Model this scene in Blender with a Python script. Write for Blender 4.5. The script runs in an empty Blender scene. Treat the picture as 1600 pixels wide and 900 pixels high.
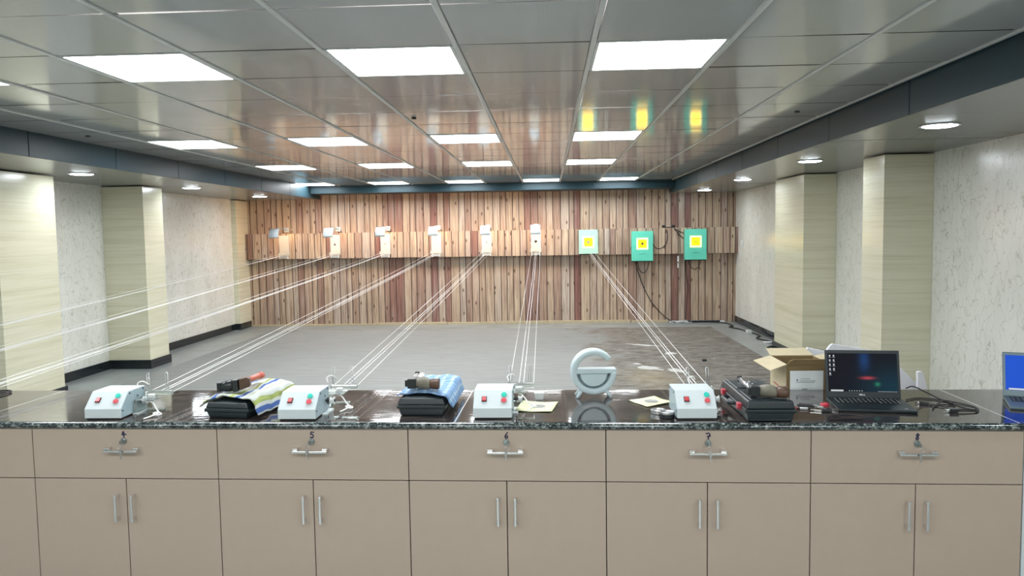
import bpy, math, random
from mathutils import Vector, Matrix
random.seed(7)
C = bpy.context.scene.collection
PI = math.pi
H = 1.54                       # camera height
ZC = H + 0.8243                # main ceiling
ZS = H + 0.633                 # underside of the side soffits
YB = 13.12                     # back wall
CT = 0.78                      # counter top height

# ------------------------------------------------------------------ materials
class NT:
    def __init__(s, name):
        s.m = bpy.data.materials.new(name); s.m.use_nodes = True
        s.t = s.m.node_tree; s.n = s.t.nodes; s.b = s.n['Principled BSDF']
        s._tc = None
    def new(s, typ, **kw):
        x = s.n.new(typ)
        for k, v in kw.items(): setattr(x, k, v)
        return x
    def put(s, sock, v):
        if isinstance(v, bpy.types.NodeSocket): s.t.links.new(v, sock)
        elif v is not None: sock.default_value = v
    def tc(s, out='Object'):
        if s._tc is None: s._tc = s.new('ShaderNodeTexCoord')
        return s._tc.outputs[out]
    def xyz(s, v):
        x = s.new('ShaderNodeSeparateXYZ'); s.put(x.inputs[0], v); return x.outputs
    def comb(s, x, y, z):
        c = s.new('ShaderNodeCombineXYZ'); [s.put(c.inputs[i], q) for i, q in enumerate((x, y, z))]; return c.outputs[0]
    def math(s, op, a, b=None, c=None):
        x = s.new('ShaderNodeMath', operation=op); s.put(x.inputs[0], a)
        if b is not None: s.put(x.inputs[1], b)
        if c is not None: s.put(x.inputs[2], c)
        return x.outputs[0]
    def mapping(s, v, scale=(1, 1, 1), loc=(0, 0, 0), rot=(0, 0, 0)):
        x = s.new('ShaderNodeMapping'); s.put(x.inputs[0], v)
        x.inputs['Scale'].default_value = scale; x.inputs['Location'].default_value = loc; x.inputs['Rotation'].default_value = rot
        return x.outputs[0]
    def noise(s, v, scale=5, detail=3, rough=.5, dist=0):
        x = s.new('ShaderNodeTexNoise'); s.put(x.inputs['Vector'], v)
        x.inputs['Scale'].default_value = scale; x.inputs['Detail'].default_value = detail
        x.inputs['Roughness'].default_value = rough; x.inputs['Distortion'].default_value = dist
        return x.outputs['Fac']
    def ramp(s, f, stops, interp='LINEAR'):
        x = s.new('ShaderNodeValToRGB'); s.put(x.inputs[0], f); r = x.color_ramp; r.interpolation = interp
        while len(r.elements) < len(stops): r.elements.new(.5)
        for e, (p, c) in zip(r.elements, stops):
            e.position = p; e.color = (*c, 1) if not isinstance(c, (int, float)) else (c, c, c, 1)
        return x.outputs[0]
    def mix(s, f, a, b, mode='MIX'):
        x = s.new('ShaderNodeMix', data_type='RGBA', blend_type=mode)
        s.put(x.inputs[0], f)
        for sock, v in ((x.inputs[6], a), (x.inputs[7], b)):
            s.put(sock, (*v, 1) if isinstance(v, tuple) and len(v) == 3 else v)
        return x.outputs[2]
    def bump(s, h, strength=.2, dist=.01):
        x = s.new('ShaderNodeBump'); x.inputs['Strength'].default_value = strength; x.inputs['Distance'].default_value = dist
        s.put(x.inputs['Height'], h); s.put(s.b.inputs['Normal'], x.outputs[0])
    def col(s, v): s.put(s.b.inputs['Base Color'], (*v, 1) if isinstance(v, tuple) and len(v) == 3 else v)
    def set(s, **kw):
        for k, v in kw.items():
            s.put(s.b.inputs[{'rough': 'Roughness', 'metal': 'Metallic', 'ior': 'IOR', 'alpha': 'Alpha', 'trans': 'Transmission Weight',
                              'spec': 'Specular IOR Level', 'emis': 'Emission Strength', 'coat': 'Coat Weight', 'sheen': 'Sheen Weight'}[k]], v)
        return s

def plain(name, c, rough=.5, metal=0, ior=1.5, emit=None, power=0, vary=.06, **kw):
    t = NT(name)
    if vary:
        f = t.noise(t.tc(), 14, 3)
        t.col(t.mix(f, tuple(max(0, v * (1 - vary)) for v in c), tuple(min(1, v * (1 + vary)) for v in c)))
    else: t.col(c)
    t.set(rough=rough, metal=metal, ior=ior, **kw)
    if emit:
        t.b.inputs['Emission Color'].default_value = (*emit, 1); t.b.inputs['Emission Strength'].default_value = power
    return t.m

def m_planks(name, off=0.0):
    t = NT(name); o = t.xyz(t.tc()); x = t.math('ADD', o[0], off); z = o[2]
    def vor(out, scale, rnd, w, feat='F1'):
        v = t.new('ShaderNodeTexVoronoi', voronoi_dimensions='1D', feature=feat)
        t.put(v.inputs['W'], w); v.inputs['Scale'].default_value = scale; v.inputs['Randomness'].default_value = rnd
        return v.outputs[out]
    cell = t.xyz(vor('Color', 8.6, .75, x))
    edge = vor('Distance', 8.6, .75, x, 'DISTANCE_TO_EDGE')
    hue = t.ramp(cell[0], [(0, (.24, .12, .105)), (.11, (.36, .255, .205)), (.26, (.49, .395, .30)), (.55, (.56, .465, .355)),
                           (.74, (.45, .345, .275)), (.87, (.53, .485, .425)), (1, (.53, .395, .28))])
    grain = t.noise(t.comb(t.math('MULTIPLY', x, 55.0), t.math('MULTIPLY', cell[1], 37.0), t.math('MULTIPLY', z, 1.6)), 1, 5, .65, .6)
    fine = t.noise(t.comb(t.math('MULTIPLY', x, 210.0), 3.0, t.math('MULTIPLY', z, 2.0)), 1, 3)
    c = t.mix(t.ramp(grain, [(.34, 0.0), (.58, 1.0)]), (.50, .41, .38), (1.06, 1.02, .97))
    c = t.mix(1.0, hue, c, 'MULTIPLY')
    c = t.mix(t.math('MULTIPLY', t.ramp(fine, [(.50, 0.0), (.64, 1.0)]), .62), c, (.19, .10, .08))
    pale = t.noise(t.comb(t.math('MULTIPLY', x, 17.0), 9.0, t.math('MULTIPLY', z, .8)), 1, 3, .6)
    c = t.mix(t.math('MULTIPLY', t.ramp(pale, [(.52, 0.0), (.7, 1.0)]), .4), c, (.56, .49, .43))
    kn = t.new('ShaderNodeTexVoronoi', voronoi_dimensions='2D'); t.put(kn.inputs['Vector'], t.comb(t.math('MULTIPLY', x, 9.0), t.math('MULTIPLY', z, 3.6), 0.0))
    kn.inputs['Scale'].default_value = 1
    pick = t.math('GREATER_THAN', t.xyz(kn.outputs['Color'])[0], .72)
    knot = t.math('MULTIPLY', t.ramp(kn.outputs['Distance'], [(.06, 1.0), (.15, 0.0)]), pick)
    c = t.mix(t.math('MULTIPLY', knot, .85), c, (.07, .03, .02))
    c = t.mix(t.ramp(edge, [(.03, 1.0), (.085, 0.0)]), c, (.055, .025, .018))
    t.col(c); t.set(rough=.36, ior=1.45)
    t.bump(edge, .15, .004)
    return t.m

def m_laminate(name):
    t = NT(name); v = t.tc(); o = t.xyz(v)
    h = t.math('ADD', o[0], o[1])
    big = t.noise(t.comb(t.math('MULTIPLY', h, .45), 1.0, t.math('MULTIPLY', o[2], 17.0)), 1, 4, .6, .25)
    thin = t.noise(t.comb(t.math('MULTIPLY', h, .9), 7.0, t.math('MULTIPLY', o[2], 70.0)), 1, 4, .7, .3)
    c = t.ramp(big, [(.28, (.60, .58, .415)), (.45, (.68, .66, .495)), (.6, (.72, .70, .55)), (.75, (.64, .62, .455))])
    c = t.mix(t.math('MULTIPLY', t.ramp(thin, [(.52, 0.0), (.70, 1.0)]), .55), c, (.47, .44, .32))
    t.col(c); t.set(rough=.22, ior=1.5)
    return t.m

def m_marble(name):
    t = NT(name); v = t.tc(); o = t.xyz(v)
    w = t.comb(t.math('MULTIPLY', t.math('ADD', o[0], o[1]), 1.0), 0.0, t.math('MULTIPLY', o[2], .55))
    n = t.new('ShaderNodeTexNoise'); t.put(n.inputs['Vector'], w); n.inputs['Scale'].default_value = 7; n.inputs['Detail'].default_value = 3
    wv = t.new('ShaderNodeVectorMath', operation='MULTIPLY_ADD'); t.put(wv.inputs[0], n.outputs['Color']); wv.inputs[1].default_value = (.22, .22, .22); t.put(wv.inputs[2], w)
    vo = t.new('ShaderNodeTexVoronoi', feature='DISTANCE_TO_EDGE'); t.put(vo.inputs['Vector'], wv.outputs[0]); vo.inputs['Scale'].default_value = 13
    vein = t.ramp(vo.outputs['Distance'], [(.0, 1.0), (.04, .0)])
    msk = t.ramp(t.noise(w, 15, 2), [(.38, 0.0), (.54, 1.0)])
    c = t.ramp(t.noise(w, 3, 3), [(.3, (.68, .69, .635)), (.7, (.78, .79, .74))])
    c = t.mix(t.math('MULTIPLY', t.math('MULTIPLY', vein, msk), .66), c, (.34, .32, .25))
    t.col(c); t.set(rough=.22, ior=1.5)
    return t.m

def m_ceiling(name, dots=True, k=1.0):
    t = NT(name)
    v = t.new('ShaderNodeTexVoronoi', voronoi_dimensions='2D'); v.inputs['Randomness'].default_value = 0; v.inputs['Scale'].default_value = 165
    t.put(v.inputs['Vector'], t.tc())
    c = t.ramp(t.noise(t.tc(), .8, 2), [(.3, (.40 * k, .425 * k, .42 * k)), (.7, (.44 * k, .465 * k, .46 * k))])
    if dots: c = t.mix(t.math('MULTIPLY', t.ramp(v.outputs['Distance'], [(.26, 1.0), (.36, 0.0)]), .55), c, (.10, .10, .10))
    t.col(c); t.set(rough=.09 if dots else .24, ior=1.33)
    return t.m

def m_granite_top(name):
    t = NT(name); v = t.tc()
    n = t.noise(t.mapping(v, (1.6, 9, 1), rot=(0, 0, .35)), 3, 6, .65, 1.6)
    c = t.ramp(n, [(.35, (.010, .010, .012)), (.50, (.022, .018, .018)), (.58, (.085, .065, .058)), (.66, (.014, .013, .014))])
    st = t.noise(t.mapping(v, (3, 24, 1), rot=(0, 0, .3)), 3, 5, .6, 1.2)
    c = t.mix(t.ramp(st, [(.62, 0.0), (.70, .7)]), c, (.30, .27, .25))
    t.col(c); t.set(rough=.05, ior=3.8)
    t.bump(t.noise(t.mapping(v, (1.5, 12, 1)), 4, 2), .06, .004)
    return t.m

def m_granite_edge(name):
    t = NT(name); v = t.tc()
    n = t.noise(t.mapping(v, (1, 1, 1.6)), 120, 3, .65, .4)
    n2 = t.noise(v, 40, 2)
    f = t.math('ADD', t.math('MULTIPLY', n, .6), t.math('MULTIPLY', n2, .4))
    c = t.ramp(f, [(.44, (.008, .012, .014)), (.51, (.04, .06, .06)), (.57, (.17, .20, .19)), (.66, (.42, .44, .42))])
    t.col(c); t.set(rough=.12, ior=1.6)
    return t.m

def m_floor(name):
    t = NT(name); v = t.tc()
    n = t.noise(v, 2.5, 6, .65)
    s = t.noise(v, 120, 2)
    c = t.ramp(n, [(.3, (.20, .225, .225)), (.7, (.34, .37, .37))])
    c = t.mix(t.math('MULTIPLY', t.ramp(s, [(.35, 1.0), (.5, 0.0)]), .4), c, (.16, .17, .17))
    t.col(c); t.set(rough=.28)
    return t.m

def m_mat(name):
    t = NT(name); v = t.tc(); o = t.xyz(v)
    clean = t.ramp(t.noise(t.mapping(v, (1.2, 9, 1)), 2.2, 5, .6, .3), [(.3, (.19, .196, .19)), (.55, (.235, .242, .235)), (.75, (.275, .28, .272))])
    worn = t.ramp(t.noise(t.mapping(v, (3.6, 10, 1)), 1.3, 10, .80, .5), [(.37, (.05, .041, .034)), (.46, (.13, .113, .096)), (.55, (.215, .198, .178)), (.63, (.37, .36, .34))])
    m = t.math('ADD', o[0], t.math('MULTIPLY', t.math('SUBTRACT', t.noise(t.mapping(v, (1, .7, 1)), 1.6, 5, .65), .5), 2.6))
    m = t.ramp(t.math('MULTIPLY_ADD', m, .5, .5), [(.74, 0.0), (.90, 1.0)])
    c = t.mix(m, clean, worn)
    st = t.new('ShaderNodeVectorMath', operation='DISTANCE'); t.put(st.inputs[0], t.mapping(v, (1, .45, 0))); st.inputs[1].default_value = (1.08, 3.65, 0)
    stain = t.math('ADD', st.outputs['Value'], t.math('MULTIPLY', t.noise(v, 5, 4), .35))
    c = t.mix(t.math('MULTIPLY', t.ramp(stain, [(.2, 1.0), (.55, 0.0)]), .5), c, (.36, .285, .16))
    t.col(c); t.set(rough=.62)
    return t.m

M = {}
M['planks'] = m_planks('wood_wallpaper'); M['band'] = m_planks('wood_board', 3.37)
M['lam'] = m_laminate('cream_laminate'); M['marble'] = m_marble('marble_wallboard')
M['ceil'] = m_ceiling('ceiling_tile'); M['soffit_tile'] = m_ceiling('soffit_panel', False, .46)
M['bar'] = plain('ceiling_bar', (.55, .57, .56), .35)
M['slate'] = plain('slate_fascia', (.018, .044, .058), .42, 0, 1.33)
M['top'] = m_granite_top('black_granite'); M['edge'] = m_granite_edge('speckled_granite')
M['joint'] = plain('pale_grout', (.6, .62, .6), .5)
M['floor'] = m_floor('grey_stone_floor'); M['mat'] = m_mat('vinyl_mat')
M['base'] = plain('black_skirting', (.012, .017, .02), .10, vary=.3)
M['pine'] = plain('pale_pine', (.46, .39, .26), .6, vary=.25)
M['tan'] = plain('tan_laminate', (.40, .325, .265), .33, vary=.03)
M['carcass'] = plain('dark_gap', (.03, .025, .022), .8)
M['chrome'] = plain('chrome', (.82, .83, .84), .12, 1, vary=0)
M['steel'] = plain('brushed_steel', (.55, .56, .57), .3, 1)
M['lock'] = plain('lock_metal', (.35, .40, .40), .22, 1)
M['ink'] = plain('blue_black_ink', (.015, .012, .06), .5, vary=0)
M['whitemetal'] = plain('white_painted_metal', (.54, .60, .62), .32, vary=.02)
M['greymetal'] = plain('blue_grey_side', (.30, .40, .44), .38)
M['whiteplastic'] = plain('white_plastic', (.60, .63, .63), .35, vary=.02)
M['cream'] = plain('cream_card', (.56, .56, .51), .6)
M['foam'] = plain('white_foam', (.68, .69, .73), .6, vary=.02)
M['black'] = plain('black_plastic', (.012, .016, .019), .30)
M['blackmat'] = plain('black_rubber', (.012, .012, .013), .6)
M['casebody'] = plain('case_plastic', (.009, .017, .021), .36)
M['red'] = plain('red_plastic', (.46, .035, .055), .35)
M['redbtn'] = plain('red_button', (.58, .075, .095), .35)
M['greenbtn'] = plain('green_button', (.02, .50, .40), .35)
M['rocker'] = plain('red_rocker', (.30, .012, .02), .2, emit=(1, .05, .05), power=.05)
M['mint'] = plain('mint_green_paint', (.12, .62, .46), .4)
M['palemint'] = plain('pale_mint_paint', (.42, .70, .55), .45)
M['yellow'] = plain('backlit_yellow', (.30, .22, .005), .5, emit=(1, .50, .0), power=2.6)
M['paleyellow'] = plain('backlit_pale_yellow', (.35, .33, .17), .5, emit=(1, .80, .22), power=.9)
M['khaki'] = plain('khaki_grip', (.16, .15, .115), .5, vary=.6)
M['walnut'] = plain('walnut_grip', (.075, .038, .022), .4, vary=.5)
M['orange'] = plain('orange_red_tube', (.50, .11, .075), .3)
M['gunmetal'] = plain('gun_metal', (.03, .035, .04), .28, .6)
M['card'] = plain('brown_cardboard', (.19, .13, .058), .75, vary=.12)
M['cardpale'] = plain('pale_cardboard', (.52, .45, .30), .75, vary=.08)
M['sticker'] = plain('white_sticker', (.74, .79, .79), .5)
M['print'] = plain('grey_print', (.22, .25, .27), .6, vary=0)
M['paper'] = plain('pale_yellow_card', (.62, .64, .40), .6)
M['bull'] = plain('grey_bullseye', (.24, .25, .24), .6)
M['lampwhite'] = plain('white_hood', (.40, .46, .49), .4)
M['glamp'] = plain('pale_grey_plastic', (.46, .56, .59), .38, vary=.03)
M['cord'] = plain('white_cord', (.74, .74, .73), .5, vary=0)
M['dark'] = plain('dark_mark', (.02, .025, .03), .5, vary=0)
M['patch'] = plain('peeled_patch', (.58, .58, .57), .6)
M['greyplastic'] = plain('grey_plastic', (.42, .44, .44), .5)
M['diff'] = plain('lit_diffuser', (1, 1, 1), .5, emit=(.95, .98, 1.0), power=7.0, vary=0)
M['dl'] = plain('lit_downlight', (1, 1, 1), .5, emit=(.86, .94, 1.0), power=18.0, vary=0)
M['bulb'] = plain('warm_bulb', (1, .8, .5), .5, emit=(1, .50, .18), power=42, vary=0)
t = NT('clear_acrylic'); t.col((.80, .88, .86)); t.set(rough=.08, ior=1.35, trans=.88); M['acrylic'] = t.m

def m_stripes(name):
    t = NT(name); u = t.xyz(t.tc('UV'))
    f = t.math('FRACT', t.math('MULTIPLY', u[0], 1 / .115))
    w = (.50, .53, .50)
    c = t.ramp(f, [(0, w), (.16, (.27, .33, .06)), (.33, w), (.45, (.008, .08, .34)), (.62, w), (.80, (.42, .43, .34)), (.9, w)], 'CONSTANT')
    wv = t.noise(t.tc('UV'), 350, 2)
    t.col(t.mix(t.math('MULTIPLY', wv, .35), c, (.27, .28, .26))); t.set(rough=.9); t.bump(wv, .4, .003)
    return t.m
def m_check(name):
    t = NT(name); u = t.xyz(t.tc('UV'))
    a = t.math('LESS_THAN', t.math('FRACT', t.math('MULTIPLY', u[0], 24)), .66)
    b = t.math('LESS_THAN', t.math('FRACT', t.math('MULTIPLY', u[1], 30)), .62)
    f = t.math('MULTIPLY', t.math('ADD', a, b), .5)
    c = t.ramp(f, [(0, (.48, .56, .62)), (.4, (.18, .35, .56)), (.9, (.06, .19, .44))], 'CONSTANT')
    wv = t.noise(t.tc('UV'), 300, 3)
    t.col(t.mix(t.math('MULTIPLY', wv, .5), c, (.45, .53, .58))); t.set(rough=.9); t.bump(wv, .4, .003)
    return t.m
M['stripes'] = m_stripes('striped_towel_cloth'); M['check'] = m_check('checked_towel_cloth')

def m_screen_dark(name):
    t = NT(name); u = t.xyz(t.tc('UV'))
    def blob(cx, cy, sx, sy):
        dx = t.math('DIVIDE', t.math('SUBTRACT', u[0], cx), sx); dy = t.math('DIVIDE', t.math('SUBTRACT', u[1], cy), sy)
        d = t.math('ADD', t.math('MULTIPLY', dx, dx), t.math('MULTIPLY', dy, dy))
        return t.math('POWER', 2.718, t.math('MULTIPLY', d, -1.0))
    c = t.mix(blob(.95, .1, .45, .5), (.0016, .002, .006), (.002, .03, .05))
    c = t.mix(t.math('MULTIPLY', blob(.53, .83, .07, .28), .9), c, (.006, .045, .16))
    c = t.mix(t.math('MULTIPLY', blob(.57, .36, .085, .035), .95), c, (.50, .06, .08))
    c = t.mix(t.math('MULTIPLY', blob(.71, .2, .035, .05), .9), c, (.02, .22, .13))
    t.col((.004, .004, .006)); t.set(rough=.55, spec=.12)
    t.put(t.b.inputs['Emission Color'], c); t.set(emis=.24)
    return t.m
M['screen'] = m_screen_dark('dark_wallpaper_screen')
M['bluescreen'] = plain('blue_screen', (.004, .01, .05), .55, emit=(.003, .028, .20), power=.75, vary=0, spec=.12)
M['ui'] = plain('screen_icon', (.2, .2, .2), .4, emit=(.75, .8, .85), power=.14, vary=0)
M['laptop'] = plain('dark_laptop', (.010, .018, .022), .36, .2)
M['laptopgrey'] = plain('grey_laptop', (.09, .13, .145), .36, .3)
M['key'] = plain('laptop_key', (.005, .007, .008), .45)

# ------------------------------------------------------------------ mesh builder
class MB:
    def __init__(s): s.v = []; s.f = []; s.mi = []; s.uv = []; s.x = Matrix.Identity(4); s.cur = 0
    def _add(s, vs, fs, uvs=None):
        o = len(s.v); s.v += [tuple(s.x @ Vector(p)) for p in vs]
        for i, f in enumerate(fs):
            s.f.append([o + k for k in f]); s.mi.append(s.cur); s.uv.append([uvs[k] for k in f] if uvs else None)
        return s
    def mat(s, i): s.cur = i; return s
    def at(s, m=None): s.x = m if m is not None else Matrix.Identity(4); return s
    def box(s, x0, x1, y0, y1, z0, z1):
        v = [(x, y, z) for z in (z0, z1) for y in (y0, y1) for x in (x0, x1)]
        return s._add(v, [(0, 2, 3, 1), (4, 5, 7, 6), (0, 1, 5, 4), (2, 6, 7, 3), (0, 4, 6, 2), (1, 3, 7, 5)])
    def frustum(s, a, b, z0, z1):           # a, b = (x0,x1,y0,y1) at z0 and z1
        v = [(x, y, z) for (x0, x1, y0, y1), z in ((a, z0), (b, z1)) for y in (y0, y1) for x in (x0, x1)]
        return s._add(v, [(0, 2, 3, 1), (4, 5, 7, 6), (0, 1, 5, 4), (2, 6, 7, 3), (0, 4, 6, 2), (1, 3, 7, 5)])
    def prism(s, poly, a0, a1, axis='y'):    # poly in the two other axes (x: (y,z); y: (x,z); z: (x,y))
        n = len(poly)
        def P(p, a): return {'x': (a, p[0], p[1]), 'y': (p[0], a, p[1]), 'z': (p[0], p[1], a)}[axis]
        v = [P(p, a0) for p in poly] + [P(p, a1) for p in poly]
        f = [tuple(range(n)), tuple(range(2 * n - 1, n - 1, -1))] + [(i, i + n, (i + 1) % n + n, (i + 1) % n) for i in range(n)]
        return s._add(v, f)
    def rings(s, rings, cap=True):
        n = len(rings[0]); v = [p for r in rings for p in r]; f = []
        for k in range(len(rings) - 1):
            for i in range(n):
                j = (i + 1) % n; f.append((k * n + i, k * n + j, (k + 1) * n + j, (k + 1) * n + i))
        if cap: f += [tuple(range(n - 1, -1, -1)), tuple(range((len(rings) - 1) * n, len(rings) * n))]
        return s._add(v, f)
    def tube(s, pts, r, n=8):
        pts = [Vector(p) for p in pts]; rs = r if isinstance(r, (list, tuple)) else [r] * len(pts); out = []
        up = None
        for i, p in enumerate(pts):
            d = (pts[min(i + 1, len(pts) - 1)] - pts[max(i - 1, 0)]).normalized()
            if up is None:
                up = Vector((0, 0, 1)) if abs(d.z) < .9 else Vector((1, 0, 0))
            a = d.cross(up)
            if a.length < 1e-5: a = d.cross(Vector((1, .3, .2)))
            a.normalize(); b = a.cross(d).normalized(); up = b
            out.append([tuple(p + rs[i] * (math.cos(q) * a + math.sin(q) * b)) for q in (2 * PI * k / n for k in range(n))])
        return s.rings(out)
    def cyl(s, c, r, h, axis='z', n=24, r2=None):
        r2 = r if r2 is None else r2; c = Vector(c)
        E = {'z': (Vector((1, 0, 0)), Vector((0, 1, 0)), Vector((0, 0, 1))), 'y': (Vector((0, 0, 1)), Vector((1, 0, 0)), Vector((0, 1, 0))), 'x': (Vector((0, 1, 0)), Vector((0, 0, 1)), Vector((1, 0, 0)))}[axis]
        R = [[tuple(c + E[2] * (h * k) + rr * (math.cos(q) * E[0] + math.sin(q) * E[1])) for q in (2 * PI * i / n for i in range(n))] for k, rr in ((0, r), (1, r2))]
        return s.rings(R)
    def lathe(s, c, prof, n=32):             # prof = [(r,z)]
        R = [[(c[0] + r * math.cos(q), c[1] + r * math.sin(q), c[2] + z) for q in (2 * PI * i / n for i in range(n))] for r, z in prof]
        return s.rings(R)
    def grid(s, P, nu, nv, uvf=None):        # P(i,j) -> point
        v = [P(i, j) for j in range(nv + 1) for i in range(nu + 1)]
        uv = [uvf(i, j) for j in range(nv + 1) for i in range(nu + 1)] if uvf else None
        f = [(j * (nu + 1) + i, j * (nu + 1) + i + 1, (j + 1) * (nu + 1) + i + 1, (j + 1) * (nu + 1) + i) for j in range(nv) for i in range(nu)]
        return s._add(v, f, uv)
    def build(s, name, mats, parent=None, bevel=0, smooth=False, solid=0, seg=2, loc=None):
        me = bpy.data.meshes.new(name); me.from_pydata(s.v, [], s.f)
        for m in (mats if isinstance(mats, (list, tuple)) else [mats]): me.materials.append(m)
        me.polygons.foreach_set('material_index', s.mi)
        if any(s.uv):
            l = me.uv_layers.new(name='UVMap'); k = 0
            for u in s.uv:
                for q in (u or []): l.data[k].uv = q; k += 1
        if smooth: me.polygons.foreach_set('use_smooth', [True] * len(me.polygons))
        me.update(); o = bpy.data.objects.new(name, me); C.objects.link(o)
        if parent: o.parent = parent
        if loc: o.location = loc
        if solid:
            d = o.modifiers.new('solid', 'SOLIDIFY'); d.thickness = solid; d.offset = 1
        if bevel:
            d = o.modifiers.new('bevel', 'BEVEL'); d.width = bevel; d.segments = seg; d.limit_method = 'ANGLE'; d.angle_limit = .6
            me.polygons.foreach_set('use_smooth', [True] * len(me.polygons))
            w = o.modifiers.new('wn', 'WEIGHTED_NORMAL'); w.keep_sharp = True
        return o

def tag(o, label, cat, group=None):
    o['label'] = label; o['category'] = cat
    if group: o['group'] = group
    return o
def thing(name, label, cat, loc=(0, 0, 0), rz=0, group=None):
    o = bpy.data.objects.new(name, None); C.objects.link(o); o.empty_display_size = .05
    o.location = loc; o.rotation_euler = (0, 0, rz)
    return tag(o, label, cat, group)
def struct(o): o['kind'] = 'structure'; return o
def dup(root, label, loc=None, rz=None):
    def cp(o, par):
        c = o.copy(); C.objects.link(c); c.parent = par
        for ch in o.children: cp(ch, c)
        return c
    r = cp(root, None); r['label'] = label
    if loc is not None: r.location = loc
    if rz is not None: r.rotation_euler = (0, 0, rz)
    return r
def T(x, y, z, rz=0, rx=0, ry=0):
    return Matrix.Translation((x, y, z)) @ Matrix.Rotation(rz, 4, 'Z') @ Matrix.Rotation(ry, 4, 'Y') @ Matrix.Rotation(rx, 4, 'X')
def curve(pts, n=8):                         # Catmull-Rom through points
    P = [Vector(p) for p in pts]; P = [2 * P[0] - P[1]] + P + [2 * P[-1] - P[-2]]; out = []
    for i in range(1, len(P) - 2):
        a, b, c, d = P[i - 1:i + 3]
        for k in range(n):
            u = k / n
            out.append(.5 * ((2 * b) + (c - a) * u + (2 * a - 5 * b + 4 * c - d) * u * u + (3 * b - a - 3 * c + d) * u ** 3))
    return out + [P[-2]]

# ------------------------------------------------------------------ room shell
XL, XR, XRF = -5.25, 3.28, 3.15
Y0 = -3.2
struct(MB().box(XL - .1, XR + .1, Y0, YB + .1, -.1, 0).build('floor', M['floor']))
struct(MB().box(XL - .12, XL, Y0, YB, 0, 2.75).build('wall_left', M['marble']))
struct(MB().box(XR, XR + .12, Y0, 10.0, 0, 2.75).build('wall_right', M['marble']))
struct(MB().box(XRF, XR + .12, 10.0, YB, 0, 2.75).build('wall_right_far', M['marble']))
struct(MB().box(XL - .12, XR + .12, YB, YB + .12, 0, 2.75).build('wall_back', M['planks']))
struct(MB().box(XL - .12, XR + .12, Y0 - .12, Y0, 0, 2.75).build('wall_front', M['lam']))
# laminate clad piers along both walls
def pillar(x0, x1, y0, y1): return struct(MB().box(x0, x1, y0, y1, 0, ZS - .012).build('pillar', M['lam'], bevel=.003))
pillar(XL, -4.79, 6.52, 7.33); pillar(XL, -4.75, 8.90, 9.36); pillar(XL, -5.165, 12.62, YB - .001)
pillar(2.865, XR, 6.75, 7.19); pillar(2.912, XR, 8.96, 10.06)
pillar(XL, -4.79, 2.2, 2.9); pillar(2.865, XR, 2.3, 3.0)
# ceiling: lay-in tiles with a slight sag, leaving the light cells open
GX, GY = -1.5929, 2.8131
def cell(c): return GX + .6 * c
lights = [(-3, 1), (-1, 1), (1, 1), (3, 1), (-3, 6), (-1, 6), (1, 6), (3, 6), (-3, 10), (-1, 10), (1, 10), (3, 10), (-4, 15), (-2, 15), (0, 15), (2, 15), (4, 15)]
lights = [(c, r) for c, r in lights]
# cells are indexed by their left bar: A=0, so A-B is 0, B-C is 1, Z-A is -1
rows_back = [(c, r) for r in (-4, -9) for c in (-3, -1, 1, 3, 5)]  # cells for the fill lamps added behind the viewer; last column brightens the right
mb = MB(); n = 5
for c in range(-4, 6):
    for r in range(-10, 17):
        if (c, r) in lights or (c, r) in rows_back: continue
        x0, x1 = cell(c) + .0165, cell(c) + .585; y0, y1 = GY + .6 * r + .006, GY + .6 * r + .594
        if r == 16: y1 = 12.55
        tx, ty = random.uniform(-.0012, .0012), random.uniform(-.0010, .0010); sg = random.uniform(.0004, .0011)
        mb.grid(lambda i, j: (x0 + (x1 - x0) * i / n, y1 + (y0 - y1) * j / n,
                              ZC + tx * (2 * i / n - 1) + ty * (2 * j / n - 1) - sg * (1 - (2 * i / n - 1) ** 2) * (1 - (2 * j / n - 1) ** 2)), n, n)
ceil = struct(mb.build('ceiling', M['ceil'], smooth=True))
sb = MB()
for c in range(-4, 7): sb.box(cell(c) - .0115, cell(c) + .0115, Y0, 12.55, ZC - .006, ZC + .012)
struct(sb.build('ceiling_grid', M['bar'], ceil, bevel=.002))
struct(MB().box(XL - .1, XR + .1, Y0, YB + .1, 2.62, 2.72).build('ceiling_slab', M['carcass']))
# side soffits: slate fascia panels and pale underside panels
def soffit(name, xi, xo, js, ys):
    s = 1 if xo > xi else -1
    f = MB(); u = MB(); js = [Y0] + js + [YB]
    for a, b in zip(js, js[1:]):
        lo, hi = min(xi, xi + s * .012), max(xi, xi + s * .012)
        f.box(lo, hi, a + .004, b - .004, ZS, ZC + .03)
        lo, hi = min(xi + s * .003, xo), max(xi + s * .003, xo)
        tl = random.uniform(-.0015, .0015)
        u.prism([(a + .004, ZS + .001 + tl), (b - .004, ZS + .001 - tl), (b - .004, ZS + .013), (a + .004, ZS + .013)], lo, hi, 'x')
    o = struct(f.build(name, M['slate'], bevel=.0015)); struct(u.build('soffit_underside', M['soffit_tile'], o))
    bk = MB().box(min(xi + s * .02, xo), max(xi + s * .02, xo), Y0, YB, ZS + .02, ZC + .2); struct(bk.build('soffit_core', M['carcass'], o))
soffit('ceiling_soffit_left', -3.89, XL, [5.68 + 1.18 * k for k in range(-7, 7) if 5.68 + 1.18 * k < 12.9], 0)
soffit('ceiling_soffit_right', 2.04, XR, [4.50 + 1.245 * k for k in range(-6, 8) if Y0 < 4.5 + 1.245 * k < 12.9], 0)
f = MB(); js = [-3.878, -2.776, -1.59, -.425, .74, 1.896, 2.03]
for a, b in zip(js, js[1:]): f.box(a + .0025, b - .0025, 12.55, 12.562, ZC - .122, ZC + .03)
o = struct(f.build('ceiling_soffit_back', M['slate'], bevel=.0015))
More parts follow.
